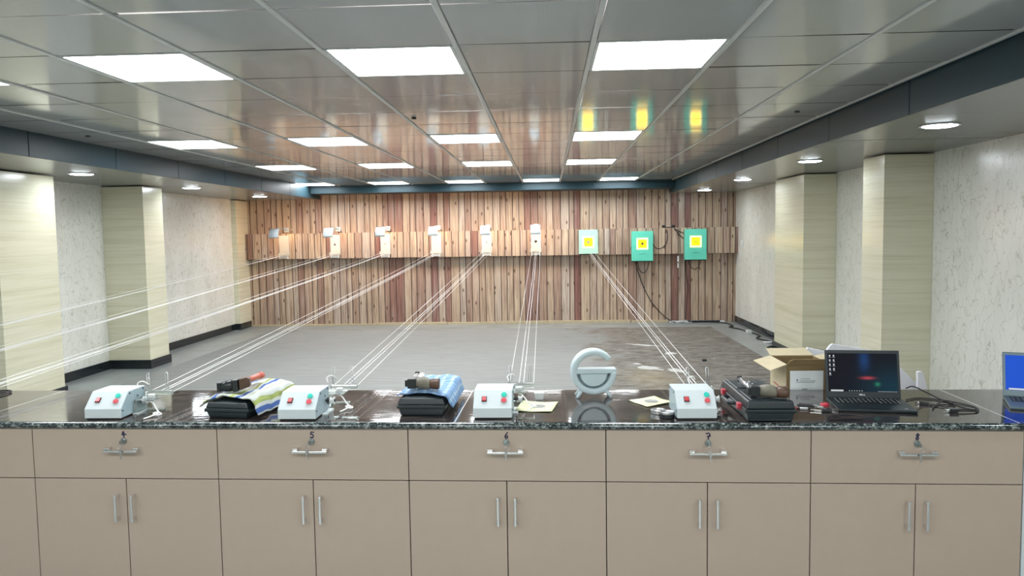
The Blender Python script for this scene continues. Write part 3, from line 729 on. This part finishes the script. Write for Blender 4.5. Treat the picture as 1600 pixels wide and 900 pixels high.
# ------------------------------------------------------------------ pistol cases, towels, pistols
def case_parts(t, w, d, h, latches=True, handle=True):
    hl = h * .52
    MB().frustum((-w / 2 + .012, w / 2 - .012, .012, d - .012), (-w / 2 + .004, w / 2 - .004, .004, d - .004), 0, hl - .008).build('lower_shell', M['casebody'], t, bevel=.006, seg=3)
    MB().box(-w / 2 - .002, w / 2 + .002, -.002, d + .002, hl - .009, hl + .006).build('rim', M['casebody'], t, bevel=.004)
    b = MB(); b.frustum((-w / 2 + .001, w / 2 - .001, .001, d - .001), (-w / 2 + .010, w / 2 - .010, .008, d - .008), hl + .006, h - .003)
    lid = b.build('lid', M['casebody'], t, bevel=.006, seg=3)
    b = MB(); b.box(-w / 2 + .024, w / 2 - .024, .022, d * .44, h - .012, h); b.box(-w / 2 + .024, w / 2 - .024, d * .55, d - .022, h - .012, h)
    b.build('lid_pad', M['casebody'], lid, bevel=.005)
    if latches:
        for yy in (d * .2, d * .8):
            b = MB().box(-w / 2 - .014, -w / 2 + .004, yy - .017, yy + .017, hl - .010, hl + .014); b.build('latch', M['red'], t, bevel=.003)
    if handle:
        b = MB(); b.tube(curve([(-w / 2 + .002, d * .36, hl - .004), (-w / 2 - .026, d * .38, hl - .004), (-w / 2 - .028, d * .5, hl - .004), (-w / 2 - .026, d * .62, hl - .004), (-w / 2 + .002, d * .64, hl - .004)]), .008, 10)
        b.build('handle', M['casebody'], t, smooth=True)
    b = MB()
    for yy in (d * .25, d * .75): b.cyl((w / 2 + .002, yy - .03, hl), .006, .06, 'y', 12)
    b.build('hinge', M['casebody'], t)
c3 = thing('pistol_case', 'closed black pistol case with red latches beside the rightmost motor box', 'pistol case', (.872, 3.045, CT), .0, 'black pistol cases')
case_parts(c3, .196, .46, .088)
c2 = thing('pistol_case', 'black pistol case under the blue checked towel', 'pistol case', (-.540, 3.172, CT), -.02, 'black pistol cases')
case_parts(c2, .205, .40, .078, False, False)
c1 = thing('pistol_case', 'black pistol case under the striped towel', 'pistol case', (-1.362, 3.140, CT), -.15, 'black pistol cases')
case_parts(c1, .200, .37, .070, False, False)

def towel(name, lab, mat, loc, rz, xs, zf, y0, y1, ny, rnd, wob=.004, parent=None):
    # xs: profile across as list of (arc, x, z) ; zf(y) lifts the top along the length
    nx = len(xs) - 1; R = random.Random(rnd)
    ph = [R.uniform(0, 6) for _ in range(6)]
    def P(i, j):
        a, x, z = xs[i]; v = j / ny; y = y0 + (y1 - y0) * v
        wv = wob * (math.sin(a * 38 + ph[0] + v * 5) + .6 * math.sin(v * 19 + ph[1] + a * 21) + .4 * math.sin(a * 90 + v * 31 + ph[2]))
        hang = max(0.0, (zf(v) - .01) - z) if z < .055 else 0
        zz = z + (zf(v) if z > .055 else zf(v) * max(z, 0) / .055)
        e = .012 * math.sin(a * 30 + ph[3]) * (1 if j in (0, ny) else 0)
        return (x + (wv * .8 if z < .06 else 0), y + e + .01 * math.sin(a * 22 + ph[4]) * (1 - v), max(.006, zz + wv))
    b = MB(); b.grid(P, nx, ny, lambda i, j: (xs[i][0], (y1 - y0) * j / ny))
    o = b.build(name, mat, smooth=True, solid=.004); o.location = loc; o.rotation_euler = (0, 0, rz)
    return o
def profile(pts, n):
    P = curve([(x, 0, z) for x, z in pts], n); out = []; a = 0
    for i, p in enumerate(P):
        if i: a += (P[i] - P[i - 1]).length
        out.append((a, p.x, p.z))
    return out
xs = profile([(-.122, .050), (-.112, .066), (-.095, .076), (-.06, .081), (0, .084), (.06, .085), (.096, .080), (.114, .058), (.126, .035), (.134, .014)], 6)
tw = towel('towel', 'white towel with blue and green stripes draped over a pistol case', M['stripes'], (-1.362, 3.140, CT), -.15, xs, lambda v: .001 + .006 * v + .003 * math.sin(v * 9), .022, .385, 34, 5)
tag(tw, tw.name and 'white towel with blue and green stripes draped over a pistol case', 'towel', 'towels on the pistol cases')
xs = profile([(-.104, .074), (-.098, .082), (-.085, .086), (-.03, .088), (.03, .087), (.085, .086), (.106, .076), (.116, .05), (.124, .022)], 6)
tw = towel('towel', '', M['check'], (-.540, 3.172, CT), -.02, xs, lambda v: .002 + .008 * v + .003 * math.sin(v * 11), .030, .43, 30, 9, .0035)
tag(tw, 'blue and white checked towel draped over the middle pistol case', 'towel', 'towels on the pistol cases')

def ell(c, ax, ry, rz, n=14, yaw=0):
    return [(c[0] + ry * math.cos(q) * math.sin(yaw), c[1] + ry * math.cos(q) * math.cos(yaw), c[2] + rz * math.sin(q)) for q in (2 * PI * k / n for k in range(n))]
def pistol(lab, loc, rz, s=1, tube='gunmetal', barrel='gunmetal', shiny='khaki', end='walnut', tl=.20, ry=0):
    # lying on its side: barrel points along +Y, grip along s*X
    t = thing('air_pistol', lab, 'air pistol', loc, rz, 'air pistols on the cases')
    t.rotation_euler = (ry, 0, rz)
    b = MB(); b.box(-.024 * s if s > 0 else -.012, .012 if s > 0 else .024, 0, .040, .004, .046); b.box(-.018, .016, .04, .085, .008, .042)
    b.build('receiver', M['black'], t, bevel=.003)
    MB().tube([(-.012 * s, .04, .030), (-.012 * s, .04 + tl, .030)], .0095, 14).build('barrel', M[barrel], t, smooth=True)
    b = MB().tube([(.011 * s, .06, .026), (.011 * s, .05 + tl * .88, .026)], [.0145] * 2, 18); b.build('air_cylinder', M[tube], t, smooth=True)
    MB().box(-.022, -.004, .035 + tl, .05 + tl, .018, .044).build('front_sight', M['black'], t, bevel=.002)
    MB().box(-.035 * s if s > 0 else .022, -.022 if s > 0 else .035, .004, .022, .012, .040).build('rear_sight', M['black'], t, bevel=.002)
    g = MB(); R = []
    for x, y, z, a, c in [(.012, .020, .024, .018, .020), (.026, .020, .026, .024, .024), (.044, .016, .027, .026, .027), (.060, .010, .026, .024, .026), (.070, .006, .024, .021, .022), (.076, .004, .023, .020, .020)]:
        R.append(ell((x * s, y, z), 0, a, c))
    g.rings(R); gr = g.build('grip', M[shiny], t, smooth=True)
    g = MB(); R = []
    for x, y, z, a, c in [(.074, .004, .024, .021, .021), (.084, .000, .025, .026, .023), (.100, -.004, .025, .028, .023), (.112, -.006, .025, .029, .023), (.114, -.006, .025, .027, .021)]:
        R.append(ell((x * s, y, z), 0, a, c))
    g.rings(R); g.build('grip_heel', M[end], gr, smooth=True)
    g = MB(); g.prism([(.082 * s, .02), (.112 * s, .014), (.116 * s, .050), (.106 * s, .044)], -.016, .012, 'y'); g.build('palm_shelf', M[end], gr, bevel=.003)
    b = MB(); b.tube(curve([(.014 * s, .042, .024), (.036 * s, .05, .024), (.046 * s, .064, .024), (.036 * s, .08, .024), (.014 * s, .082, .024)]), .0025, 8); b.build('trigger_guard', M['black'], t, smooth=True)
    return t
pistol('black air pistol with khaki and brown grip lying on the closed case', (.828, 3.088, CT + .0885), -.02, 1, 'gunmetal', 'steel', 'khaki', 'walnut', .21)
pistol('air pistol with a silver tube lying on the blue checked towel', (-.582, 3.222, CT + .103), -.0, 1, 'whiteplastic', 'steel', 'khaki', 'walnut', .15)
t = thing('air_pistol', 'air pistol with orange red cylinder lying on the striped towel', 'air pistol', (-1.335, 3.222, CT + .0965), .0, 'air pistols on the cases')
b = MB(); b.box(-.098, -.080, -.004, .022, .002, .042); b.build('palm_shelf', M['black'], t, bevel=.003)
g = MB(); g.rings([ell((x, y, z), 0, a, c) for x, y, z, a, c in [(-.082, .008, .022, .012, .013), (-.074, .008, .024, .020, .021), (-.058, .01, .026, .025, .025), (-.040, .012, .028, .026, .026), (-.028, .013, .029, .023, .024)]]); g.build('grip', M['black'], t, smooth=True)
b = MB().at(T(-.018, .014, .030, .12, 0, -.12)); b.box(-.012, .012, -.024, .026, -.026, .024); b.build('grip_collar', M['black'], t, bevel=.003)
b = MB().at(T(.012, .02, .036, .25, 0, -.16)); b.prism([(-.020, -.024), (.026, -.018), (.030, .014), (.020, .026), (-.014, .024)], -.022, .030, 'y'); b.build('receiver', M['walnut'], t, bevel=.004)
MB().tube([(-.020, .04, .030), (.010, .225, .032)], .0135, 18).build('air_cylinder', M['orange'], t, smooth=True)
MB().tube([(-.042, .045, .026), (-.012, .225, .028)], .0085, 12).build('barrel', M['orange'], t, smooth=True)
b = MB(); b.tube([(.0075, .21, .032), (.0115, .235, .032)], .0155, 14); b.build('muzzle_cap', M['orange'], t, smooth=True)

# ------------------------------------------------------------------ letter shaped lamp
gl = thing('letter_lamp', 'pale grey G shaped speaker lamp on four splayed feet', 'lamp', (.202, 3.545, CT), .06)
R0, R1, zc, dy = .1045, .0775, .120, .034
b = MB(); n = 56; a0, a1 = math.radians(38), math.radians(360)
rings = []
for k2 in range(n + 1):
    a = a0 + (a1 - a0) * k2 / n; ca, sa = math.cos(a), math.sin(a)
    ro = R0; ri = R1
    q = []
    for r, y in ((ri + .004, -dy), (ro - .005, -dy), (ro, -dy + .006), (ro, dy - .006), (ro - .005, dy), (ri + .004, dy), (ri, dy - .005), (ri, -dy + .005)): q.append((r * ca, y, zc + r * sa))
    rings.append(q)
b.rings(rings); b.build('ring_body', M['glamp'], gl, smooth=True)
b = MB(); b.box(-.088, .1035, -dy + .001, dy - .001, zc - .008, zc + .014); b.build('cross_bar', M['glamp'], gl, bevel=.005, seg=3)
b = MB(); n = 28; rs = .063
b.prism([(rs * math.cos(a), zc - .006 + rs * math.sin(a)) for a in (PI + PI * k2 / n for k2 in range(n + 1))], -dy + .012, dy - .012, 'y'); b.build('speaker_panel', M['glamp'], gl, bevel=.003)
b = MB(); n = 28
b.prism([(R1 * math.cos(a), zc - .006 + R1 * math.sin(a)) for a in (PI + PI * k2 / n for k2 in range(n + 1))], -dy + .046, dy - .004, 'y'); b.build('recess_panel', M['glamp'], gl)
for sx in (-1, 1):
    for sy in (-1, 1):
        MB().tube([(sx * .052, sy * .018, .040), (sx * .078, sy * .034, .0045)], [.009, .0075], 12).build('foot', M['glamp'], gl, smooth=True)

# ------------------------------------------------------------------ paper targets, tins, tub
def paper(lab, corners, bc, seed, curl):
    t = thing('paper_target', lab, 'paper target', (corners[0][0], corners[0][1], CT), 0, 'pale yellow paper targets')
    o = corners[0]; P = [(x - o[0], y - o[1]) for x, y in corners]; b = MB(); n = 10
    def F(i, j):
        u, v = i / n, j / n
        p = [(1 - u) * (1 - v) * P[0][k2] + u * (1 - v) * P[3][k2] + u * v * P[2][k2] + (1 - u) * v * P[1][k2] for k2 in (0, 1)]
        return (p[0], p[1], .003 + curl * ((2 * u - 1) ** 2 * .5 + v * v * .5) + .0008 * math.sin(9 * u + 5 * v + seed))
    b.grid(F, n, n); b.build('card_sheet', M['paper'], t, smooth=True, solid=.0012)
    b = MB(); b.lathe((bc[0] - o[0], bc[1] - o[1], .0052 + curl * .15), [(.031, 0), (.031, .0004), (.001, .0004)], 28); b.build('printed_bullseye', M['bull'], t)
    return t
paper('pale yellow paper target with grey bullseye in front of the small white tub', [(-.149, 3.245), (-.124, 3.425), (.037, 3.395), (.007, 3.226)], (-.050, 3.325), 1, .006)
paper('pale yellow paper target with grey bullseye left of the rightmost motor box', [(.356, 3.442), (.478, 3.52), (.545, 3.40), (.420, 3.313)], (.452, 3.42), 2, .003)
def tin(lab, x, y, h, m):
    t = thing('pellet_tin', lab, 'tin', (x, y, CT), 0, 'round pellet tins')
    MB().lathe((0, 0, 0), [(.026, 0), (.0295, .002), (.0295, h - .008), (.0285, h - .006)], 36).build('tin_body', m, t, smooth=False)
    MB().lathe((0, 0, 0), [(.0305, h - .009), (.0305, h - .001), (.029, h), (.020, h - .0005), (.018, h - .002), (.001, h - .002)], 36).build('lid', M['steel'], t, smooth=False)
tin('silver pellet tin behind the dark sided one beside the rightmost motor box', .452, 3.205, .018, M['steel'])
tin('dark sided pellet tin with silver lid, front one of two tins', .478, 3.135, .026, M['black'])
t = thing('plastic_tub', 'small white plastic tub standing behind the left paper target', 'tub', (-.048, 3.49, CT))
MB().frustum((-.017, .017, -.014, .014), (-.0215, .0215, -.018, .018), 0, .030).build('tub_body', M['whiteplastic'], t, bevel=.003)
MB().box(-.023, .023, -.0195, .0195, .030, .034).build('lid', M['whiteplastic'], t, bevel=.0015)

# ------------------------------------------------------------------ carton and foam boards behind the counter
ct = thing('carton', 'open brown cardboard carton with raised flaps and white sticker behind the black laptop', 'carton', (1.128, 3.69, 0), .0)
w, d, h = .215, .27, .896; th = .004
b = MB(); b.box(0, w, 0, th, 0, h); b.box(0, w, d - th, d, 0, h); b.box(w - th, w, 0, d, 0, h); b.box(0, w, 0, d, 0, th); b.build('carton_wall', M['card'], ct)
MB().box(0, th, th, d - th, th, h).build('side_wall', M['cardpale'], ct)
def flap(pts, mat, th=.004):
    b = MB(); p = [Vector(q) for q in pts]; nr = (p[1] - p[0]).cross(p[2] - p[0]).normalized() * th
    b._add([tuple(q) for q in p] + [tuple(q + nr) for q in p], [tuple(range(len(p))), tuple(range(2 * len(p) - 1, len(p) - 1, -1))] + [(i, i + len(p), (i + 1) % len(p) + len(p), (i + 1) % len(p)) for i in range(len(p))])
    return b.build('flap', mat, ct)
flap([(0, .0, h), (0, d, h), (-.105, d * .72, h - .012), (-.092, -.06, h - .018)], M['cardpale'])
flap([(0, d, h), (w, d, h), (w - .01, d + .10, h + .022), (.005, d + .10, h + .022)], M['cardpale'])
flap([(0, .0, h), (w, .0, h), (w - .003, -.012, h + .030), (.030, -.012, h + .030), (.012, -.006, h + .022)], M['card'])
flap([(w, 0, h), (w, d, h), (w + .10, d, h + .02), (w + .10, 0, h + .02)], M['cardpale'])
MB().box(.016, .172, -.0008, .001, h - .128, h - .028).build('sticker', M['sticker'], ct)
b = MB(); rnd = random.Random(4)
for z, x0, x1 in ((h - .068, .066, .105), (h - .078, .062, .132), (h - .085, .045, .130)):
    x = x0
    while x < x1:
        q = rnd.uniform(.003, .008); b.box(x, x + q, -.0014, -.0006, z, z + .0032); x += q + .002
    b.build('sticker_print', M['print'], ct); b = MB()
b.cyl((.050, -.0006, h - .073), .005, -.0008, 'y', 14); b.build('sticker_print', M['print'], ct)
MB().box(.072, .098, -.0014, -.0006, h - .126, h - .114).build('sticker_print', M['print'], ct)
def board(lab, poly, y, tilt=0):
    t = tag(MB().prism(poly, 0, .022, 'y').build('foam_board', M['foam'], bevel=.003), lab, 'foam board', 'white foam boards')
    t.location = (0, y, 0); return t
board('white foam board upright behind the brown carton', [(1.349, 0.000), (1.484, 0.000), (1.484, 0.876), (1.464, 0.894), (1.362, 0.916), (1.356, 0.902)], 4.10)
board('large white foam board behind the black laptop, its right edge sloping down', [(1.427, 0.000), (1.942, 0.000), (1.942, 0.697), (1.919, 0.722), (1.808, 0.834), (1.669, 0.906), (1.481, 0.940), (1.468, 0.932), (1.443, 0.896)], 4.07)
board('narrow white foam wedge standing right of the large foam board', [(1.868, 0.000), (1.959, 0.000), (1.941, 0.698), (1.912, 0.797), (1.907, 0.803), (1.888, 0.803), (1.884, 0.797), (1.886, 0.730)], 4.0)

# ------------------------------------------------------------------ laptops
def laptop(lab, loc, rz, body, screen, tilt, lit=True, w=.326, d=.222, lh=.218):
    t = thing('laptop', lab, 'laptop', loc, rz, 'open laptops')
    b = MB(); b.prism([(0, .004), (.004, .0), (d, .0), (d, .018), (0, .013)], -w / 2, w / 2, 'x'); base = b.build('base', body, t, bevel=.003)
    sl = math.atan2(.005, d); S = Matrix.Translation((0, 0, .0132)) @ Matrix.Rotation(sl, 4, 'X')
    b = MB().at(S)
    for r in range(5):
        nk = 14
        for k2 in range(nk):
            x0 = -w * .43 + k2 * (w * .86 / nk); y0 = .105 + r * .0185
            if r == 0 and 4 <= k2 <= 8:
                if k2 == 4: b.box(x0, x0 + 5 * (w * .86 / nk) - .003, y0, y0 + .0155, .0, .0018)
                continue
            b.box(x0, x0 + w * .86 / nk - .003, y0, y0 + .0155, .0, .0018)
    b.build('keyboard', M['key'], base)
    b = MB().at(S); rnd = random.Random(5)
    for r in range(5):
        for k2 in range(14):
            x0 = -w * .43 + k2 * (w * .86 / 14) + .006; y0 = .105 + r * .0185 + .005
            if r == 0 and 4 <= k2 <= 8: continue
            b.box(x0, x0 + .004, y0, y0 + .005, .0018, .0020)
    b.build('key_legend', M['greyplastic'], base)
    MB().at(S).box(-.052, .052, .022, .088, .0, .0006).build('touchpad', body, base)
    b = MB().at(S); b.box(w * .36, w * .40, .02, .03, .0, .0006); b.build('palm_sticker', M['steel'], base)
    # lid
    L = Matrix.Translation((0, d - .006, .016)) @ Matrix.Rotation(-tilt, 4, 'X')
    b = MB().at(L); b.box(-w / 2, w / 2, -.002, .006, .0, lh); lid = b.build('lid', body, t, bevel=.003)
    b = MB().at(L); y = -.0026; sx, z0, z1 = w * .465, .028, lh - .014
    b._add([(-sx, y, z0), (sx, y, z0), (sx, y, z1), (-sx, y, z1)], [(0, 1, 2, 3)], [(0, 0), (1, 0), (1, 1), (0, 1)]); b.build('screen', screen, lid)
    b = MB().at(L); y = -.0032
    if lit:
        rnd = random.Random(8)
        for r in range(5):
            for c in range(2):
                if r == 4 and c: continue
                x0 = -sx + .006 + c * .0165; zz = z1 - .012 - r * .0195
                q = MB().at(L); q.box(x0, x0 + .006, y, y + .0004, zz - .003, zz + .004); q.box(x0 - .001, x0 + .008, y, y + .0004, zz - .0075, zz - .006); q.build('screen_icon', M['ui'], lid)
        for x in range(6): MB().at(L).box(-sx + .085 + x * .0105, -sx + .089 + x * .0105, y, y + .0004, z0 + .0025, z0 + .0055).build('taskbar_icon', M['ui'], lid)
        MB().at(L).box(-sx + .205, sx - .004, y, y + .0004, z0 + .0015, z0 + .0025).build('taskbar_icon', M['ui'], lid)
        b.prism([(-sx + .010, z0 + .0005), (-sx + .062, z0 + .0005), (-sx + .062, z0 + .0075), (-sx + .010, z0 + .0075)], y, y + .0004, 'y')
    else:
        b.box(-sx + .012, sx, y, y + .0004, z0 + .001, z0 + .008)
    b.build('search_bar', M['ui'], lid)
    if lit:                                   # maker's name under the screen
        b = MB().at(L @ Matrix.Translation((-.004, 0, .0125))); s = .0062
        def seg(x, pts): stroke(b, [(x + p[0] * s, p[1] * s) for p in pts], .0007, -.0030)
        seg(-.0125, [(0, 0), (0, 1), (.6, .9), (.8, .5), (.6, .1), (0, 0)])
        seg(-.006, [(.7, 1), (0, 1), (0, 0), (.7, 0)]); seg(-.006, [(0, .5), (.6, .5)])
        seg(.0005, [(0, 1), (0, 0), (.7, 0)]); seg(.007, [(0, 1), (0, 0), (.7, 0)])
        b.build('lettering', M['ui'], lid)
    MB().cyl((-w * .42, d - .004, .015), .006, w * .84, 'x', 14).build('hinge', body, t)
    return t
laptop('open black laptop with dark wallpaper, second from right among counter things', (1.349, 3.197, CT), -.12, M['laptop'], M['screen'], .21, True, .310, .218, .210)
laptop('open grey laptop with bright blue screen, cut by the right photo edge', (2.048, 3.186, CT), -.40, M['laptopgrey'], M['bluescreen'], .32, False, .308, .222, .196)

# ------------------------------------------------------------------ cables and tools on the counter
t = thing('usb_cable', 'tangled black cable with two silver tipped plugs lying right of the black laptop', 'cable', (1.615, 3.35, CT))
P = [(-.04, .10, .05), (.0, .115, .055), (.05, .09, .03), (.10, .02, .006), (.14, -.055, .005), (.16, -.105, .005), (.13, -.15, .005), (.085, -.153, .006), (.055, -.15, .006)]
MB().tube(curve(P, 10), .0028, 8).build('wire', M['blackmat'], t, smooth=True)
P = [(-.05, .075, .004), (.02, .11, .004), (.10, .07, .004), (.135, -.02, .009), (.155, -.10, .009), (.125, -.140, .008), (.085, -.142, .010), (.055, -.142, .010)]
MB().tube(curve(P, 10), .0028, 8).build('wire', M['blackmat'], t, smooth=True)
P = [(-.02, -.10, .004), (.02, -.04, .004), (.08, .02, .008), (.11, .015, .010), (.10, -.05, .008), (.05, -.065, .004), (.02, -.035, .006), (.0, -.02, .005)]
MB().tube(curve(P, 10), .0028, 8).build('wire', M['blackmat'], t, smooth=True)
b = MB().box(.022, .058, -.158, -.136, .001, .016); p1 = b.build('plug', M['black'], t, bevel=.003)
MB().box(.006, .022, -.154, -.141, .004, .013).build('plug_tip', M['chrome'], p1, bevel=.001)
b = MB().at(T(-.01, -.005, 0, -.6)); b.box(-.018, .018, -.007, .007, .001, .013); p2 = b.build('plug', M['black'], t, bevel=.003)
MB().at(T(-.01, -.005, 0, -.6)).box(-.034, -.018, -.0055, .0055, .003, .011).build('plug_tip', M['chrome'], p2, bevel=.001)
cable('charger_cable', [(-2.95, 3.55, CT + .005), (-2.80, 3.72, CT + .006), (-2.735, 3.735, CT + .006), (-2.70, 3.69, CT + .006), (-2.72, 3.60, CT + .006), (-2.85, 3.48, CT + .006), (-3.0, 3.42, CT + .006)], .0045, M['blackmat'], 'black cable loop on the counter at the left photo edge')
t = thing('screw_cap', 'small round red cap lying beside the pliers on the counter', 'cap', (1.182, 3.335, CT))
MB().lathe((0, 0, 0), [(.017, 0), (.0185, .002), (.0185, .008), (.016, .0105), (.001, .0105)], 28).build('cap_body', M['red'], t, smooth=False)
MB().lathe((0, 0, .0105), [(.007, 0), (.006, .003), (.001, .003)], 18).build('cap_boss', M['redbtn'], t)
t = thing('pliers', 'small pliers with dark handles and steel jaws between case and laptop', 'pliers', (1.125, 3.285, CT + .002), -.55)
for s in (-1, 1):
    MB().tube(curve([(0, .0, .006), (-.022, s * .012, .007), (-.055, s * .014, .006), (-.07, s * .010, .006)]), [.005] * 25, 8).build('handle', M['blackmat'], t, smooth=True)
    MB().prism([(0, s * .001), (.008, s * .007), (.034, s * .003), (.034, s * .0008)], .002, .010, 'z').build('jaw', M['steel'], t, bevel=.001)
MB().cyl((0, 0, .001), .008, .012, 'z', 18).build('pivot', M['steel'], t, bevel=.001)
t = thing('multi_tool', 'black pocket tool with open steel blade in front of the pliers', 'tool', (1.135, 3.225, CT), -.25)
MB().box(-.005, .036, -.010, .010, 0, .014).build('tool_handle', M['black'], t, bevel=.004)
MB().prism([(-.004, -.005), (-.048, -.001), (-.045, .004), (-.004, .006)], .004, .008, 'z').build('blade', M['chrome'], t)
MB().prism([(.030, .004), (.060, .014), (.058, .017), (.028, .009)], .009, .011, 'z').build('blade', M['chrome'], t)
t = thing('cap_tube', 'short white tube lying against the pocket tool', 'tube', (1.070, 3.262, CT + .0055), -.15)
MB().tube([(-.016, 0, 0), (.016, 0, 0)], .0055, 12).build('tube_body', M['whiteplastic'], t, smooth=True)
MB().tube([(-.022, 0, 0), (-.0165, 0, 0)], .004, 12).build('tube_tip', M['black'], t, smooth=True)
cable('red_wire', [(.975, 3.37, CT + .10), (1.00, 3.36, CT + .075), (1.02, 3.33, CT + .03), (1.04, 3.29, CT + .006), (1.055, 3.262, CT + .004)], .0018, M['red'], 'thin red wire trailing from the closed case to the pocket tool')
cable('red_wire', [(.985, 3.18, CT + .004), (1.01, 3.205, CT + .004), (1.05, 3.235, CT + .004), (1.085, 3.235, CT + .004)], .0018, M['walnut'], 'thin dark red wire lying on the counter before the pocket tool')

# ------------------------------------------------------------------ world, camera, view
W = bpy.data.worlds.new('World'); bpy.context.scene.world = W; W.use_nodes = True
W.node_tree.nodes['Background'].inputs[0].default_value = (.8, .9, 1, 1); W.node_tree.nodes['Background'].inputs[1].default_value = .05
yaw, pitch, roll, f = .0474, .0704, -.0154, 1204.43
F = Vector((-math.sin(yaw) * math.cos(pitch), math.cos(yaw) * math.cos(pitch), -math.sin(pitch)))
R = Vector((math.cos(yaw), math.sin(yaw), 0)); U = R.cross(F)
R2 = math.cos(roll) * R + math.sin(roll) * U; U2 = -math.sin(roll) * R + math.cos(roll) * U
cd = bpy.data.cameras.new('camera'); cam = bpy.data.objects.new('camera', cd); C.objects.link(cam)
cd.sensor_fit = 'HORIZONTAL'; cd.sensor_width = 36; cd.lens = f / 1600 * 36; cd.clip_start = .05
m = Matrix.Identity(4)
for i in range(3): m[i][0] = R2[i]; m[i][1] = U2[i]; m[i][2] = -F[i]
m[2][3] = H
cam.matrix_world = m
sc = bpy.context.scene; sc.camera = cam
sc.view_settings.view_transform = 'Standard'; sc.view_settings.look = 'None'; sc.view_settings.gamma = 1; sc.view_settings.use_curve_mapping = False
sc.view_settings.exposure = 1.9
sc.cycles.max_bounces = 10; sc.cycles.diffuse_bounces = 6; sc.cycles.glossy_bounces = 5; sc.cycles.sample_clamp_indirect = 6
sc.cycles.use_denoising = True
